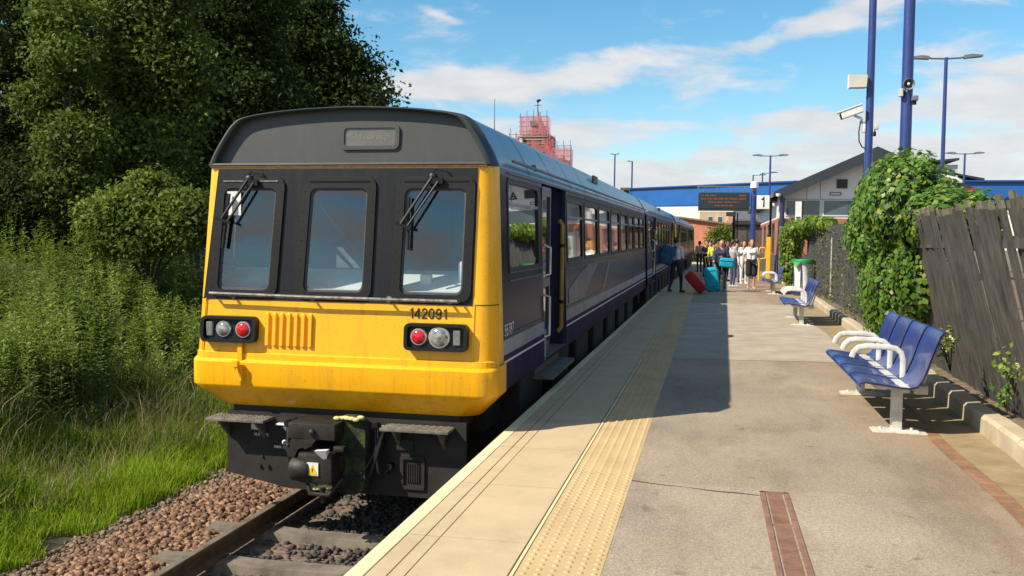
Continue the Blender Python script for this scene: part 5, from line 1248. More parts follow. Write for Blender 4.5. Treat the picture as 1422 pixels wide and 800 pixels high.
t = thing('display_mount', 'black post and box under the departure board', 'post', (1.1, 46, 0)); m = MB(); m.tube([(1.12, 46, 0), (1.12, 46, 3.1)], .055, 8); m.tube([(1.28, 46, 0), (1.28, 46, 3.1)], .03, 8); m.build('column', mt_black, t); m = MB(); m.box2((.75, 45.9, 2.93), (1.2, 46.1, 3.13)); m.build('box', mt_slate, t)
t = thing('help_point', 'tall yellow post beside the woman in the white top', 'post', (2.6, 42, 0)); m = MB(); m.box2((2.42, 41.9, 0), (2.60, 42.1, 1.92), 0, .03); m.build('column', mt_yel2, t); m = MB(); m.box2((2.44, 41.92, 1.92), (2.58, 42.08, 2.05), 0, .03); m.build('cap', mt_grime, t)
t = thing('hand_rail', 'yellow loop rail beside the tall yellow post', 'rail', (2.2, 42.5, 0)); m = MB(); m.tube([(2.15, 42.5, 0), (2.15, 42.5, 1.35), (2.2, 42.5, 1.45), (2.36, 42.5, 1.45), (2.42, 42.5, 1.38), (2.42, 42.5, 1.0), (2.2, 42.5, .95)], .035, 8); m.build('loop', mt_yel2, t)
# ------------------------------------------------------------------ litter bin
mt_bag = M('clear_bag', (.62, .64, .62), .35, .1, 8., bump=.6, bscale=9, coat=.3); mt_bagg = M('green_bag_rim', (.02, .26, .07), .4, .2, 9, bump=.4, bscale=12)
t = thing('litter_bin', 'litter bin with a clear sack and green rim behind the middle bench', 'bin', (2.72, 29, 0))
bx_, by_ = 2.86, 30.2
m = MB(); rows = []
for z, r in ((.10, .20), (.14, .25), (.35, .27), (.6, .265), (.85, .27), (1.07, .29)):
    rows.append([(bx_+(r+.018*math.sin(a*5+z*4))*math.cos(a), by_+(r+.018*math.sin(a*5+z*4))*math.sin(a), z) for a in np.linspace(0, 2*PI, 33)[:-1]])
m.loft(rows, 0, True, True); m.add(rows[0], [tuple(range(32))]); m.build('sack', mt_bag, t)
m = MB(); m.lathe([(.285, 1.0), (.335, 1.0), (.35, 1.06), (.33, 1.13), (.26, 1.13), (.25, 1.05)], 24, (bx_, by_, 0)); m.prism([(bx_-.33, by_-.2, 1.05), (bx_-.12, by_-.33, 1.05), (bx_-.25, by_-.3, .86)], (0, .03, 0)); m.build('rim', mt_bagg, t)
m = MB()
for a in (.6, 2.7, 4.4): m.tube([(bx_+.3*math.cos(a), by_+.3*math.sin(a), 0), (bx_+.3*math.cos(a), by_+.3*math.sin(a), 1.05)], .018, 6)
m.lathe([(.28, 0.0), (.3, .03), (.28, .05), (.26, .03)], 20, (bx_, by_, .02)); m.build('stand', mt_pole, t)
# ------------------------------------------------------------------ footbridge
mt_bridge = M('bridge_blue', (.008, .095, .33), .45, .10, .8, coat=.1)
mt_bridged = M('bridge_blue_dark', (.008, .05, .22), .5, .1, .8)
fb = thing('footbridge', 'plain bright blue girder footbridge across the tracks', 'bridge', (5, 64, 0))
pts = [(-6.2, 73.2, 4.46, 5.84), (5.4, 63.6, 4.30, 5.76), (26, 60.5, 4.2, 5.58)]
m = MB()
for a, b in zip(pts[:-1], pts[1:]):
    m.prism([(a[0], a[1], a[2]), (b[0], b[1], b[2]), (b[0], b[1], b[3]), (a[0], a[1], a[3])], (.3, .9, 0), 0)
m.build('girder', mt_bridge, fb)
m = MB()
for a, b in zip(pts[:-1], pts[1:]):
    for k in (2, 3):
        A = Vector((a[0], a[1]-.06, a[k])); B = Vector((b[0], b[1]-.06, b[k])); m.beam(A, B, .25, .10)
m.build('flange', mt_bridged, fb)
m = MB(); m.beam((-6.2, 73.3, 5.1), (-6.9, 73.9, 5.1), 1.2, 1.3); m.box2((-6.9, 73.4, -1.2), (-6.1, 74.4, 5.95)); m.build('pier', M('bridge_pier', (.11, .085, .07), .9, .3, 3), fb)
t = thing('round_sign', 'round white road sign with a red rim behind the dark fence', 'sign', (3.6, 14.5, 0)); q = at(1350, 273, 14.5)
m = MB(); m.lathe([(.11, 0), (.085, -.004)], 20, q, (0, -1, 0), 0, False); m.ring([(q.x+.12*math.cos(a), q.y, q.z+.12*math.sin(a)) for a in np.linspace(0, 6.283, 25)[:-1]], [(q.x+.085*math.cos(a), q.y, q.z+.085*math.sin(a)) for a in np.linspace(0, 6.283, 25)[:-1]], (0, -.02, 0), 1); m.build('disc', [mt_cam, M('sign_red', (.5, .02, .02), .5, .1)], t); m = MB(); m.tube([(q.x, q.y+.03, 0), (q.x, q.y+.03, q.z+.1)], .02, 6); m.build('post', mt_poled, t)
t = thing('security_camera', 'white security camera just above the big ivy, in front of the modern block', 'camera', (4, 16, 2.8)); q = at(1320, 249, 16); m = MB(); m.box(q, (.34, .16, .09), 0, Matrix.Rotation(R(14), 3, 'Y'), .025); m.tube([q+Vector((0, .03, -.05)), (q.x, q.y+.03, .0)], .03, 8, 1); m.build('housing', [mt_cam, mt_poled], t)
# ------------------------------------------------------------------ background buildings
def block(name, label, cat, a, b, mat, roof=None, wins=None, base=-1.5):
    t = thing(name, label, cat, ((a[0]+b[0])/2, (a[1]+b[1])/2, base)); m = MB(); m.box2((a[0], a[1], base), (b[0], b[1], b[2])); w = m.build('wall', mat, t)
    if roof: 
        m = MB(); m.prism([(a[0]-.3, a[1]-.3, b[2]), (b[0]+.3, a[1]-.3, b[2]), (b[0]+.3, (a[1]+b[1])/2, b[2]+roof[0]), (a[0]-.3, (a[1]+b[1])/2, b[2]+roof[0])], (0, 0, .15)); 
        m.prism([(a[0]-.3, b[1]+.3, b[2]), (b[0]+.3, b[1]+.3, b[2]), (b[0]+.3, (a[1]+b[1])/2, b[2]+roof[0]), (a[0]-.3, (a[1]+b[1])/2, b[2]+roof[0])], (0, 0, .14)); m.build('roof', roof[1], t)
    for (x0, z0, x1, z1) in wins or []:
        f = MB(); f.box2((x0-.06, a[1]-.03, z0-.06), (x1+.06, a[1]-.0, z1+.06)); f = f.build('window', mt_frame, t); g = MB(); g.box2((x0, a[1]-.04, z0), (x1, a[1]-.031, z1)); g.build('pane', mt_pane, f)
    return t
mt_wallb = brickmat('old_red_brick', (.45, .16, .075), (.38, .12, .06), (.36, .24, .17)); mt_stone_ = M('sandstone', (.46, .36, .22), .9, .15, 1.5); mt_cop = M('coping_dark', (.16, .11, .08), .9, .2)
t = thing('brick_wall', 'long red brick wall across the end of the platform', 'wall', (0, 95, 0)); m = MB(); m.prism([(-14, 99, -1.5), (3.5, 92, -1.5), (3.5, 92, 3.35), (-3.0, 94.6, 4.25), (-14, 99, 4.4)], (.2, .5, 0)); m.build('wall', mt_wallb, t); m = MB(); m.beam((-14, 98.95, 4.45), (-3.0, 94.55, 4.3), .7, .14); m.beam((-3.0, 94.55, 4.3), (3.5, 91.95, 3.4), .7, .14); m.build('coping', mt_cop, t)
sh = block('stone_building', 'long low sandstone building beyond the brick wall', 'building', (-1.2, 112, 0), (3.2, 120, 5.5), mt_stone_, None, [(-.2+i*1.1, 3.9, .3+i*1.1, 4.9) for i in range(3)])
block('brick_house', 'brick house with a dark tiled roof behind the blue post', 'house', (2.6, 92, 0), (6.4, 100, 3.9), mt_brick, (1.6, mt_tile), [(3.0, 1.8, 3.9, 3.3), (4.4, 1.8, 5.3, 3.3)])
block('brick_building', 'pale brick building between the sandstone one and the waiting shelter', 'building', (2.0, 104, 0), (7.5, 112, 4.9), brickmat('pale_brick', (.5, .26, .15), (.42, .2, .11), (.4, .32, .25)), None, [(2.5, 3.2, 3.2, 4.4), (4, 3.2, 4.7, 4.4)])
t = thing('waiting_shelter', 'dark framed waiting shelter under the departure board', 'shelter', (2.4, 62, 0))
m = MB(); m.ring([(1.5, 62, .1), (3.4, 62, .1), (3.4, 62, 2.9), (1.5, 62, 2.9)], [(1.6, 62, .3), (3.3, 62, .3), (3.3, 62, 2.75), (1.6, 62, 2.75)], (0, .1, 0)); m.box2((2.3, 62, .2), (2.4, 62.1, 2.8)); m.build('frame', mt_slate, t); m = MB(); m.box2((1.6, 62.03, .3), (3.3, 62.06, 2.75)); m.build('pane', M('shelter_glass', (.11, .085, .075), .12, .3, .8), t); m = MB(); m.box2((1.4, 61.8, 2.9), (3.5, 64.5, 3.05)); m.build('roof', mt_slate, t)
tree('small_tree', 'small green tree in front of the red brick wall', (1.0, 84, -.5), [blob(1003, 326, 84, 12), blob(1012, 330, 84, 10), blob(994, 332, 84, 10)], 160, 40, .3, .2, lf_mid, None, .12)
tree('far_shrub', 'low green shrub by the track near the end of the train', (-2.9, 88, -1), [(-3.2, 88, .5, 1.3, 1.2, 1.1), (-1.6, 89, .1, 1., 1, .8)], 120, 40, .3, .2, lf_light, None, .06, 'bush')
# modern block far right
mt_render = M('pale_render', (.46, .46, .45), .7, .08); mt_mod = M('modern_grey', (.20, .22, .24), .5, .15)
t = thing('modern_block', 'modern pale block with flat roofs behind the bridge at far right', 'building', (28, 121, -1.5))
m = MB(); m.box2((24.4, 120, -1.5), (28.6, 128, 11.5), 0); m.box2((28.6, 121, -1.5), (31.0, 128, 9.7), 1); m.build('wall', [mt_render, mt_mod], t)
m = MB(); m.prism([(24.0, 119.4, 11.6), (28.6, 119.4, 12.0), (28.6, 119.4, 12.25), (24.0, 119.4, 11.85)], (0, 9, 0)); m.prism([(28.0, 120, 10.35), (31.6, 120, 9.7), (31.6, 120, 9.9), (28.0, 120, 10.6)], (0, 8, 0)); m.build('roof', mt_slate, t)
for i in range(4): m = MB(); m.box2((24.7+i*.95, 119.93, 9.9), (25.4+i*.95, 119.99, 10.9)); m.build('window', mt_pane, t)
m = MB(); m.box2((28.7, 120.9, 8.2), (30.8, 120.98, 9.4)); m.build('window', mt_pane, t)
# ------------------------------------------------------------------ scaffolded tower
mt_net = M('red_netting', (.62, .13, .15), .9, .3, 3.)
def netmat():
    m, n, l, b = newmat('red_netting_mesh'); b.inputs['Base Color'].default_value = (.85, .30, .33, 1); b.inputs['Roughness'].default_value = .9
    t = n.new('ShaderNodeBsdfTransparent'); tl = n.new('ShaderNodeBsdfTranslucent'); tl.inputs[0].default_value = (.9, .25, .28, 1)
    a = n.new('ShaderNodeMixShader'); a.inputs[0].default_value = .5; l.new(b.outputs[0], a.inputs[1]); l.new(tl.outputs[0], a.inputs[2])
    tc = n.new('ShaderNodeTexCoord'); nz = n.new('ShaderNodeTexNoise'); nz.inputs['Scale'].default_value = .7; nz.inputs['Detail'].default_value = 5; l.new(tc.outputs['Object'], nz.inputs['Vector'])
    mr = n.new('ShaderNodeMapRange'); mr.inputs[1].default_value = .3; mr.inputs[2].default_value = .7; mr.inputs[3].default_value = .45; mr.inputs[4].default_value = .85; l.new(nz.outputs['Fac'], mr.inputs[0])
    x = n.new('ShaderNodeMixShader'); l.new(mr.outputs[0], x.inputs[0]); l.new(t.outputs[0], x.inputs[1]); l.new(a.outputs[0], x.inputs[2]); l.new(x.outputs[0], n['Material Output'].inputs['Surface']); return m
mt_netm = netmat(); mt_tower = M('tower_stone', (.22, .13, .10), .9, .3, .8); mt_scaf = M('scaffold_tube', (.16, .13, .12), .5, .3); mt_plank = M('scaffold_plank', (.36, .28, .2), .8, .2)
TX, TY = -22.3, 120
t = thing('clock_tower', 'domed stone clock tower behind the train roof, wrapped in scaffolding', 'tower', (TX, TY+3, -1.5))
m = MB(); m.box2((TX-3.0, TY+.6, -1.5), (TX+3.6, TY+6, 12.6)); m.box2((TX-2.0, TY+1.2, 12.6), (TX+1.7, TY+5, 15.7)); m.lathe([(1.2, 15.7), (1.2, 16.4), (1.0, 17.0), (.6, 17.7), (.2, 18.3), (.1, 19.)], 14, (TX-.3, TY+3, 0)); m.build('wall', mt_tower, t)
m = MB(); m.prism([(TX+3.6, TY+.4, 11.2), (TX+6.2, TY+.4, 10.7), (TX+8.9, TY+.4, 9.0), (TX+11, TY+.4, 7.2), (TX+3.6, TY+.4, 7.2)], (0, 8, 0), 0); m.box2((TX-4, TY+.4, -1.5), (TX+10.8, TY+8, 7.2), 0); m.build('hall_roof', [mt_tile], t)
m = MB(); m.tube([(TX-.35, TY+3, 18.9), (TX-.35, TY+3, 20.6)], .06, 6); m.beam((TX-.8, TY+3, 19.8), (TX+.1, TY+3, 19.8), .06, .06); m.sph((TX-.35, TY+3, 20.35), .2, 8, 6); m.prism([(TX-.5, TY+3, 20.35), (TX+.05, TY+3, 20.3), (TX+.02, TY+3, 20.6), (TX-.5, TY+3, 20.55)], (0, .06, 0)); m.build('weather_vane', mt_black, t)
sc2 = thing('scaffolding', 'scaffold of tubes and boards with red netting round the tower', 'scaffolding', (TX, TY, -1.5))
lv = [(-4.0, 4.5, 9., 12.7), (-3.5, 2.4, 12.7, 15.1), (-3.4, 1.7, 14.4, 15.6), (-2.1, 1.4, 15.4, 18.1), (1.9, 4.5, 10.4, 14.2)]
m = MB()
for x0, x1, z0, z1 in lv:
    k = max(2, int((x1-x0)/.8))
    for i in range(k+1):
        x = TX+x0+(x1-x0)*i/k; m.tube([(x, TY, z0), (x, TY, z1+random.uniform(.1, .9))], .04, 5); m.tube([(x, TY+1., z0), (x, TY+1., z1)], .04, 5)
    zz = z0
    while zz < z1+.1: m.tube([(TX+x0-.2, TY-.02, zz), (TX+x1+.2, TY-.02, zz)], .035, 5); zz += .62
m.tube([(TX-1.0, TY-.05, 11.0), (TX+.8, TY-.05, 12.9)], .05, 5); m.tube([(TX+.2, TY-.05, 10.4), (TX+2.4, TY-.05, 12.4)], .05, 5); m.build('tube_frame', mt_scaf, sc2)
m = MB()
for x0, x1, z0, z1 in lv: m.box2((TX+x0-.1, TY-.1, z0-.05), (TX+x1+.1, TY+1.0, z0)); 
m.box2((TX-2.3, TY-.12, 15.3), (TX+1.6, TY+1, 15.36)); m.box2((TX-1.3, TY-.12, 14.9), (TX+1.2, TY-.06, 15.05)); m.build('deck', mt_plank, sc2)
m = MB()
for (x0, z0, x1, z1) in ((-2.1, 15.5, 1.4, 18.0), (-3.5, 12.8, -2.1, 15.2), (-1.2, 12.7, 2.3, 15.0), (-.4, 10., 4.4, 12.6), (2.0, 12.6, 4.4, 13.9), (1.4, 13.6, 2.0, 15.6)):
    k = 8; rows = [[(TX+x0+(x1-x0)*i/k, TY-.06-.10*math.sin(i*1.9+j), z0+(z1-z0)*j/4) for i in range(k+1)] for j in range(5)]; m.loft(rows, 0)
m.loft([[(TX+4.45, TY+3*i/4, z) for i in range(5)] for z in (10, 12, 13.9)], 0); m.loft([[(TX+1.45, TY+3*i/4, z) for i in range(5)] for z in (15.5, 16.8, 18.0)], 0); m.build('netting', mt_netm, sc2)
m = MB(); m.box2((TX-.75, TY-.25, 16.7), (TX+.1, TY-.2, 17.35)); m.build('banner', mt_scaf, sc2)
# ------------------------------------------------------------------ people
mt_skin = M('skin', (.52, .29, .20), .5, .06); mt_skin2 = M('skin_tan', (.42, .22, .14), .5, .06)
def cloth(nm, c): return M(nm, c, .85, .2, 9., bump=.25, bscale=14)
cl = dict(white=cloth('cloth_white', (.78, .77, .74)), grey=cloth('cloth_grey', (.36, .36, .37)), black=cloth('cloth_black', (.014, .014, .016)), navy=cloth('cloth_navy', (.02, .026, .05)), jeans=cloth('cloth_jeans', (.05, .075, .13)),
          teal=cloth('cloth_teal', (.012, .20, .32)), turq=cloth('cloth_turquoise', (.0, .30, .44)), hivis=cloth('cloth_hivis', (.62, .66, .06)), pink=cloth('cloth_pink', (.62, .25, .25)), red=cloth('cloth_red', (.30, .012, .02)), pale=cloth('cloth_pale_grey', (.58, .58, .58)), dteal=cloth('cloth_dark_teal', (.008, .085, .15)))
hair = dict(brown=M('hair_brown', (.05, .025, .014), .6, .3, 20), ginger=M('hair_ginger', (.25, .10, .035), .55, .25, 20), dark=M('hair_dark', (.018, .012, .01), .6, .3, 20), blonde=M('hair_blonde', (.36, .22, .09), .55, .25, 20), blue=cloth('cap_blue', (.03, .06, .3)))
def capsule(mb, a, b, ra, rb, mi):
    a = Vector(a); b = Vector(b); d = b-a; L = max(d.length, 1e-5); d /= L; pr = []
    for t in range(0, 91, 30): pr.append((max(ra*math.sin(R(t)), .0001), -ra*math.cos(R(t))))
    for t in range(0, 91, 30): pr.append((max(rb*math.cos(R(t)), .0001), L+rb*math.sin(R(t))))
    mb.lathe(pr, 10, a, d, mi)
def person(label, x, y, face, H, top, bottom, shoe, hairm, skin=None, J={}, sleeve=1., leg=1., hairlong=0, group=None, shade=None, fem=False, skirt=0):
    """one continuous figure, remeshed from limbs; face = heading angle (0 looks at -Y)"""
    skin = skin or mt_skin; s = H/1.7
    j = dict(aL=(-.09, .02, .07), aR=(.09, .02, .07), kL=(-.095, -.02, .48), kR=(.095, -.02, .48), hL=(-.09, 0, .90), hR=(.09, 0, .90), pel=(0, 0, .95), wai=(0, .0, 1.08), che=(0, .01, 1.28), nck=(0, .02, 1.45), hd=(0, -.01, 1.585),
             sL=(-.165 if fem else -.185, .01, 1.39), sR=(.165 if fem else .185, .01, 1.39), eL=(-.225, .03, 1.11), eR=(.225, .03, 1.11), wL=(-.23, -.05, .87), wR=(.23, -.05, .87), tilt=0)
    j.update(J); V = lambda k: Vector(j[k])
    m = MB(); bones = []
    MATS = [skin, top, bottom, shoe]
    def cap(a, b, ra, rb, mi): capsule(m, a, b, ra, rb, 0); bones.append((Vector(a), Vector(b), ra, rb, mi))
    for q in 'LR':
        sg = -1 if q == 'L' else 1
        a, k, h = V('a'+q), V('k'+q), V('h'+q); fw = Vector((sg*.03, -.15, -.035))
        cap(a+Vector((0, .03, -.02)), a+fw, .04, .034, 3)
        if leg >= 1: cap(k, a+Vector((0, 0, .03)), .058, .04, 2); cap(h, k, .088, .06, 2)
        elif leg > .45: cap(k, a, .054, .036, 0); cap(h, h.lerp(k, .95), .09, .07, 2)
        e, w, sh = V('e'+q), V('w'+q), V('s'+q)
        if sleeve >= 1: cap(e, w, .042, .033, 1); cap(sh, e, .056, .044, 1)
        else: cap(e, w, .037, .027, 0); cap(sh.lerp(e, .55), e, .042, .038, 0); cap(sh, sh.lerp(e, .6), .062, .052, 1)
        d = (w-e).normalized(); sd = d.cross(Vector((0, 1, 0)) if abs(d.y) < .9 else Vector((1, 0, 0))).normalized(); nn = d.cross(sd)
        cap(w, w+d*.07, .026, .033, 0)
        for f, ln in enumerate((.06, .072, .068, .05)):
            o = sd*(-.024+.016*f); b0_ = w+d*.085+o; b1_ = b0_+d*ln*.55+nn*.008; capsule(m, b0_-d*.02, b1_, .0095, .009, 0); capsule(m, b1_, b1_+d*ln*.4+nn*.022, .009, .0075, 0); bones.append((b0_, b1_+d*ln*.4+nn*.02, .01, .008, 0))
        t0 = w+d*.03-sd*.03; capsule(m, t0, t0+d*.045-sd*.022+nn*.012, .011, .009, 0); bones.append((t0, t0+d*.045-sd*.02, .011, .009, 0))
    P, W, C, N = V('pel'), V('wai'), V('che'), V('nck')
    wd = .075 if fem else .07
    for sg in (-1, 1):
        cap(P+Vector((sg*.07, .0, -.03)), P+Vector((sg*.065, 0, .06)), .105 if fem else .09, .095, 2)
        cap(W+Vector((sg*.055, 0, -.06)), C+Vector((sg*.075, 0, .0)), .092, .108, 1); cap(C+Vector((sg*.06, 0, 0)), V('sL' if sg < 0 else 'sR')+Vector((-sg*.05, 0, .0)), .1, .07, 1)
    if fem: cap(C+Vector((-.07, -.08, -.02)), C+Vector((.07, -.08, -.02)), .06, .06, 1)
    if skirt:
        for sg in (-1, 1): cap(V('hL' if sg < 0 else 'hR')+Vector((0, 0, .02)), V('hL' if sg < 0 else 'hR').lerp(V('kL' if sg < 0 else 'kR'), skirt), .105, .115, 2)
    hd = V('hd'); cap(N+Vector((0, 0, -.04)), hd+Vector((0, .02, -.06)), .052, .05, 0)
    bones.append((hd, hd+Vector((0, 0, .03)), .1, .1, 0)); hm = MB()
    m.sph(hd+Vector((0, .005, .02)), (.078, .095, .105), 14, 10); m.sph(hd+Vector((0, -.03, -.055)), (.052, .055, .06), 12, 8)
    capsule(m, hd+Vector((0, -.09, .01)), hd+Vector((0, -.108, -.02)), .012, .015, 0); m.sph(hd+Vector((0, -.085, -.058)), (.025, .012, .009), 8, 5)
    for sg in (-1, 1): m.sph(hd+Vector((sg*.08, .01, 0)), (.012, .022, .033), 8, 6)
    me = bpy.data.meshes.new('tmp'); me.from_pydata(m.v, [], m.f); me.update(); o = bpy.data.objects.new('tmp', me); COL.objects.link(o)
    md = o.modifiers.new('r', 'REMESH'); md.mode = 'VOXEL'; md.voxel_size = .011
    sm_ = o.modifiers.new('s', 'SMOOTH'); sm_.factor = .5; sm_.iterations = 2
    dg = bpy.context.evaluated_depsgraph_get(); dg.update(); nm = bpy.data.meshes.new_from_object(o.evaluated_get(dg)); bpy.data.objects.remove(o)
    nm.name = 'body'; n = len(nm.vertices); co_ = np.zeros(n*3, np.float32); nm.vertices.foreach_get('co', co_); co_ = co_.reshape(-1, 3)
    fc = np.zeros(len(nm.polygons)*3, np.float32); nm.polygons.foreach_get('center', fc); fc = fc.reshape(-1, 3)
    best = np.full(len(fc), 1e9); mi = np.zeros(len(fc), np.int32)
    for a, b, ra, rb, k in bones:
        a = np.array(a); b = np.array(b); d = b-a; t = np.clip(((fc-a)@d)/max(1e-9, d@d), 0, 1); ds = np.linalg.norm(fc-a-t[:, None]*d, axis=1)/(ra+(rb-ra)*t)
        q = ds < best; best[q] = ds[q]; mi[q] = k
    nm.materials.clear()
    for q in MATS: nm.materials.append(q)
    nm.polygons.foreach_set('material_index', mi); nm.polygons.foreach_set('use_smooth', np.ones(len(fc), bool)); nm.update()
    t = thing('person', label, 'person', (x, y, 0), group); b = bpy.data.objects.new('body', nm); COL.objects.link(b); b.parent = t; ORG[b] = ORG[t]
    LOC = Vector((x, y, 0))
    if hairm:
        h = MB(); h.sph(hd+Vector((0, .018, .036)), (.09, .098, .103), 14, 10)
        h.v = [v for v in h.v]; 
        hv = []
        for v in h.v:
            v = Vector(v); r = v-hd
            if r.y < -.055 and r.z < .075: v.y = hd.y-.05
            hv.append(tuple(v))
        h.v = hv
        if hairlong == 1: capsule(h, hd+Vector((0, .08, .04)), hd+Vector((0, .13, -.16)), .045, .02, 0)
        if hairlong == 2: 
            for sg in (-1, 0, 1): capsule(h, hd+Vector((sg*.06, .055, 0)), hd+Vector((sg*.075, .06, -.17)), .05, .035, 0)
        h.v = [(v[0]+x, v[1]+y, v[2]) for v in h.v]; h.build('hair', hairm, t)
    ey = MB()
    for sg in (-1, 1): ey.sph(hd+Vector((sg*.032, -.083, .012)), (.011, .008, .007), 8, 5)
    ey.v = [(v[0]+x, v[1]+y, v[2]) for v in ey.v]; ey.build('eyes', mt_ink, t)
    t.rotation_euler = (0, 0, face); t.scale = (s, s, s); t['_p'] = 1; del t['_p']
    return t
walkL = dict(aL=(-.08, -.18, .08), kL=(-.09, -.17, .47), aR=(.09, .22, .11), kR=(.09, .02, .48))
person('person in a pale grey hoodie walking with a dark teal backpack beside the train', -1.02, 30.0, R(150), 1.74, cl['pale'], cl['navy'], cl['black'], hair['dark'], J=dict(walkL, wR=(.30, -.1, .86), eL=(-.2, -.05, 1.12), wL=(-.12, -.22, 1.1)), hairlong=0)
person('person with ginger hair in a dark top and black trousers holding a turquoise holdall', .42, 32.0, R(-20), 1.70, cl['navy'], cl['black'], cl['turq'], hair['ginger'], J=dict(eL=(-.24, .0, 1.14), wL=(-.2, -.2, 1.02), eR=(.23, -.02, 1.13), wR=(.1, -.24, 1.14)), hairlong=1, fem=True)
person('person in a grey sweater and blue jeans, hair tied back, turned away from the camera', .86, 35.2, R(120), 1.74, cl['grey'], cl['jeans'], cl['white'], hair['brown'], J=dict(eL=(-.2, -.08, 1.14), wL=(-.08, -.24, 1.18), eR=(.2, -.06, 1.14), wR=(.06, -.24, 1.15)), hairlong=1, fem=True)
person('person in a white T shirt and black shorts facing the camera', 1.46, 33.9, R(8), 1.74, cl['white'], cl['black'], cl['pink'], hair['ginger'], J=dict(eR=(.25, .02, 1.12), wR=(.17, -.12, .93), eL=(-.27, .03, 1.12), wL=(-.30, -.03, .90), hL=(-.1, 0, .90), hR=(.1, 0, .90)), sleeve=.5, leg=.6, hairlong=2, fem=True, skirt=.85)
person('person in a black T shirt with folded arms, standing by the far carriages', -.15, 46, R(40), 1.72, cl['black'], cl['black'], cl['black'], hair['ginger'], J=dict(eL=(-.24, -.04, 1.13), wL=(-.02, -.22, 1.15), eR=(.24, -.04, 1.13), wR=(.02, -.24, 1.18)), sleeve=.5)
person('person in a yellow high visibility vest behind the one with the turquoise holdall', .19, 43, R(190), 1.72, cl['hivis'], cl['black'], cl['black'], hair['brown'])
person('person in a blue cap far along the platform', .24, 52, R(170), 1.85, cl['navy'], cl['navy'], cl['black'], hair['blue'])
person('person in a pale top behind the one in grey', 1.35, 38.5, R(20), 1.72, cl['pale'], cl['white'], cl['white'], hair['brown'], hairlong=2, fem=True)
person('dark haired person in a grey top standing left of the blue post', 1.45, 42.5, R(-60), 1.72, cl['grey'], cl['navy'], cl['white'], hair['dark'])
person('dark haired person in black between the high visibility vest and the grey sweater', .72, 41, R(60), 1.72, cl['black'], cl['navy'], cl['black'], hair['dark'], fem=True, hairlong=2)
person('dark haired person in a white top, half hidden behind the high visibility vest', .02, 49, R(20), 1.70, cl['white'], cl['black'], cl['black'], hair['dark'], fem=True, hairlong=2)
person('fair haired person in a red top among the crowd behind the turquoise holdall', .55, 47, R(-30), 1.74, cl['red'], cl['jeans'], cl['white'], hair['blonde'], fem=True, hairlong=2)
person('person in a navy jacket close behind the one in grey, beside the help post', 1.12, 40.0, R(170), 1.80, cl['navy'], cl['jeans'], cl['black'], hair['brown'])
person('person in a pink top far back between the crowd and the blue post', 1.25, 52, R(0), 1.66, cl['pink'], cl['black'], cl['black'], hair['brown'], fem=True, hairlong=2)
person('person in a grey jacket far back, left of the crowd near the train', -.55, 55, R(-160), 1.76, cl['grey'], cl['navy'], cl['black'], hair['dark'])
person('short person in a dark teal coat behind the turquoise suitcase', .28, 36.5, R(60), 1.58, cl['dteal'], cl['black'], cl['white'], hair['ginger'], fem=True, hairlong=1)
# ------------------------------------------------------------------ bags and cases
def bag_mesh(c, size, rot, n=.35):
    m = MB(); bm = bmesh.new(); bmesh.ops.create_cube(bm, size=1); bmesh.ops.bevel(bm, geom=list(bm.edges), offset=.18, segments=3, affect='EDGES', profile=.5); bm.verts.index_update()
    m.add([rot @ Vector((v.co.x*size[0], v.co.y*size[1], v.co.z*size[2]))+Vector(c) for v in bm.verts], [[v.index for v in f.verts] for f in bm.faces], 0, True); bm.free(); return m
def suitcase(label, c, size, rot, mat, handle):
    t = thing('suitcase', label, 'suitcase', (c[0], c[1], 0)); m = bag_mesh(c, size, rot); b = m.build('shell', mat, t)
    m = MB(); q = lambda x, y, z: rot @ Vector((x*size[0], y*size[1], z*size[2]))+Vector(c)
    for s in (-1, 1): m.tube([q(s*.25, .3, .48), q(s*.25, .3, .5+handle)], .010, 6)
    m.tube([q(-.28, .3, .5+handle), q(.28, .3, .5+handle)], .014, 6); m.build('handle', mt_poled, t)
    m = MB()
    for s in (-1, 1): m.lathe([(.01, -.018), (.045, -.018), (.045, .018), (.01, .018)], 12, q(s*.36, .38, -.5), rot @ Vector((1, 0, 0)))
    m.build('wheels', mt_rubber, t); m = MB(); m.tube([q(-.3, -.52, .35), q(.3, -.52, .35)], .006, 5); m.tube([q(-.36, -.515, -.3), q(.36, -.515, -.3)], .006, 5); m.build('zip', mt_black, t)
    return t
suitcase('red suitcase on wheels tilted behind the backpacker', (-.40, 29.8, .36), (.32, .46, .74), Matrix.Rotation(R(-42), 3, 'Y'), cl['red'], .2)
suitcase('turquoise upright suitcase between the red one and the person in black trousers', (.10, 31.3, .42), (.46, .30, .78), Matrix.Rotation(R(-9), 3, 'Y'), cl['turq'], .45)
t = thing('holdall', 'turquoise holdall hanging from the arm of the person in the dark top', 'bag', (.58, 31.75, .9)); m = bag_mesh((.58, 31.72, .95), (.48, .26, .32), Matrix.Rotation(R(6), 3, 'Y')); m.build('body', cl['turq'], t)
m = MB(); m.tube([(.42, 31.72, 1.08), (.48, 31.74, 1.28), (.6, 31.76, 1.28), (.72, 31.72, 1.08)], .018, 6); m.build('strap', mt_black, t); m = MB(); m.tube([(.36, 31.585, 1.03), (.8, 31.585, .99)], .01, 5); m.build('zip', mt_black, t)
t = thing('backpack', 'large dark teal backpack on the walking person beside the train', 'bag', (-1.28, 29.9, 1.0)); m = bag_mesh((-1.30, 29.85, 1.20), (.46, .40, .60), Matrix.Rotation(R(20), 3, 'Y')); m.build('body', cl['dteal'], t)
m = bag_mesh((-1.40, 29.64, 1.1), (.3, .14, .3), Matrix.Rotation(R(20), 3, 'Y')); m.build('pocket', cl['dteal'], t)
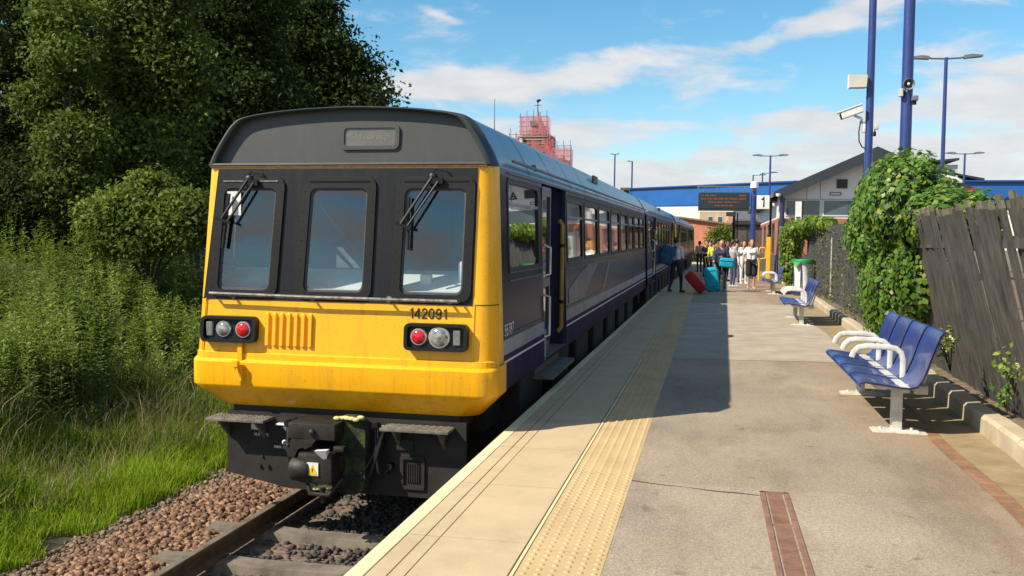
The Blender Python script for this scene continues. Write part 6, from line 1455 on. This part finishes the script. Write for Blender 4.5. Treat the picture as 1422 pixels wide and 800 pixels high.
m = MB(); m.tube([(-1.14, 29.9, 1.42), (-1.06, 29.88, 1.47), (-.98, 29.95, 1.40), (-.98, 30.0, 1.2), (-1.08, 30.0, 1.0)], .022, 6); m.build('strap', mt_black, t)
t = thing('waist_bag', 'black waist bag across the white T shirt', 'bag', (1.46, 33.75, 1.0)); m = MB(); m.tube([(1.31, 33.82, 1.05), (1.36, 33.72, 1.02), (1.47, 33.69, 1.01), (1.57, 33.73, 1.02), (1.62, 33.83, 1.05)], .022, 6); m.box((1.47, 33.68, 1.0), (.18, .05, .1), 0, None, .02); m.build('body', cl['black'], t)
# ------------------------------------------------------------------ sun and sky
SUN_D = Vector((.80, .60, 0)).normalized(); EL = R(43.3)
sdir = Vector((SUN_D.x*math.cos(EL), SUN_D.y*math.cos(EL), -math.sin(EL)))      # the way light travels
sl = bpy.data.lights.new('sun', 'SUN'); sl.energy = 5.0; sl.angle = R(.5); sl.color = (1, .90, .74)
so_ = bpy.data.objects.new('sun', sl); COL.objects.link(so_); so_.rotation_euler = sdir.to_track_quat('-Z', 'Y').to_euler()
w = bpy.data.worlds.new('World'); SC.world = w; w.use_nodes = True; n = w.node_tree.nodes; l = w.node_tree.links
bg = n['Background']; bg.inputs['Strength'].default_value = .066
sky = n.new('ShaderNodeTexSky'); sky.sky_type = 'NISHITA'; sky.sun_disc = False; sky.sun_elevation = EL
# sun_rotation: 0 = +Y, clockwise seen from above
sky.sun_rotation = math.atan2(-SUN_D.x, -SUN_D.y) % (2*PI); sky.air_density = 1.0; sky.dust_density = .25; sky.ozone_density = 2.2
tc = n.new('ShaderNodeTexCoord'); sx = n.new('ShaderNodeSeparateXYZ'); l.new(tc.outputs['Generated'], sx.inputs[0])
def mth(op, a, b=None, c=None, cl_=False):
    q = n.new('ShaderNodeMath'); q.operation = op; q.use_clamp = cl_
    for i, v in enumerate((a, b, c)):
        if v is None: continue
        if isinstance(v, (int, float)): q.inputs[i].default_value = v
        else: l.new(v, q.inputs[i])
    return q.outputs[0]
az = mth('ARCTAN2', sx.outputs[0], sx.outputs[1]); elv = mth('ARCSINE', sx.outputs[2])
def bump(px, py, wx, wy, tilt=0., amp=1.):
    """soft elliptical cloud patch in azimuth and elevation"""
    a0 = math.atan((px-985)/1300); e0 = math.atan((341-py)/1300*math.cos(a0)); sa = wx/1300; se = wy/1300
    da = mth('SUBTRACT', az, a0); de = mth('SUBTRACT', elv, e0); de = mth('MULTIPLY_ADD', da, -tilt, de)
    u = mth('MULTIPLY', da, 1/sa); v = mth('MULTIPLY', de, 1/se); r2 = mth('ADD', mth('MULTIPLY', u, u), mth('MULTIPLY', v, v))
    return mth('MULTIPLY', mth('POWER', 2.718, mth('MULTIPLY', r2, -1.)), amp)
den = mth('ADD', mth('MAXIMUM', sx.outputs[2], 0), .10)
cb = n.new('ShaderNodeCombineXYZ'); l.new(mth('DIVIDE', sx.outputs[0], den), cb.inputs[0]); l.new(mth('DIVIDE', sx.outputs[1], den), cb.inputs[1])
def noise(sc, det, vec, rough=.58):
    z = n.new('ShaderNodeTexNoise'); z.inputs['Scale'].default_value = sc; z.inputs['Detail'].default_value = det; z.inputs['Roughness'].default_value = rough; z.inputs['Distortion'].default_value = .25; l.new(vec, z.inputs['Vector']); return z.outputs['Fac']
cb2 = n.new('ShaderNodeCombineXYZ'); l.new(mth('MULTIPLY', az, 7.), cb2.inputs[0]); l.new(mth('MULTIPLY', elv, 22.), cb2.inputs[1]); cb2.inputs[2].default_value = 3.7
nz1 = noise(1.2, 8, cb.outputs[0]); nz2 = noise(1.3, 9, cb2.outputs[0], .6)
tot = None
for a in ((735, 112, 235, 22, .03, 1.0), (620, 118, 95, 30, 0, .45), (650, 190, 130, 32, 0, .8), (1120, 172, 380, 18, .06, .8), (1150, 212, 420, 18, .04, .65), (1410, 105, 150, 32, .1, .8), (1390, 160, 150, 20, .05, .45), (1080, 60, 110, 18, .32, .75), (1240, 18, 120, 22, .12, .75), (598, 16, 24, 6, -.3, .62), (1000, 255, 700, 36, 0, .9), (880, 80, 90, 10, 0, .5), (-900, 100, 500, 120, .1, .6), (3000, 60, 700, 120, 0, .8)):
    b_ = bump(*a); tot = b_ if tot is None else mth('ADD', tot, b_)
fld = mth('ADD', mth('MULTIPLY', tot, .92), mth('MULTIPLY', mth('SUBTRACT', nz2, .50), 2.5)); fld = mth('ADD', fld, mth('MULTIPLY', mth('SUBTRACT', nz1, .55), .5)); fld = mth('ADD', fld, mth('MULTIPLY', mth('LESS_THAN', sx.outputs[1], -.1), .5))
mr = n.new('ShaderNodeMapRange'); mr.interpolation_type = 'SMOOTHSTEP'; mr.inputs[1].default_value = .16; mr.inputs[2].default_value = .82; mr.inputs[4].default_value = .95; l.new(fld, mr.inputs[0])
up = mth('GREATER_THAN', sx.outputs[2], .0); cf = mth('MULTIPLY', mr.outputs[0], up)
# thicker parts of a cloud are greyer underneath
ccol = n.new('ShaderNodeValToRGB'); e = ccol.color_ramp.elements; e[0].position = .35; e[1].position = .75; e[0].color = (7.3, 7.5, 7.8, 1); e[1].color = (8.9, 8.95, 9.0, 1); l.new(noise(2.6, 5, cb2.outputs[0]), ccol.inputs[0])
sat = n.new('ShaderNodeHueSaturation'); sat.inputs['Saturation'].default_value = 1.28; sat.inputs['Value'].default_value = 1.65; sat.inputs['Hue'].default_value = .485; l.new(sky.outputs[0], sat.inputs['Color'])
mx = n.new('ShaderNodeMix'); mx.data_type = 'RGBA'; l.new(cf, mx.inputs[0]); l.new(sat.outputs[0], mx.inputs[6]); l.new(ccol.outputs[0], mx.inputs[7])
l.new(mx.outputs[2], bg.inputs['Color'])
SC.view_settings.view_transform = 'Standard'; SC.view_settings.look = 'None'; SC.view_settings.exposure = 0.55; SC.view_settings.gamma = 1
SC.cycles.max_bounces = 8; SC.cycles.transparent_max_bounces = 12
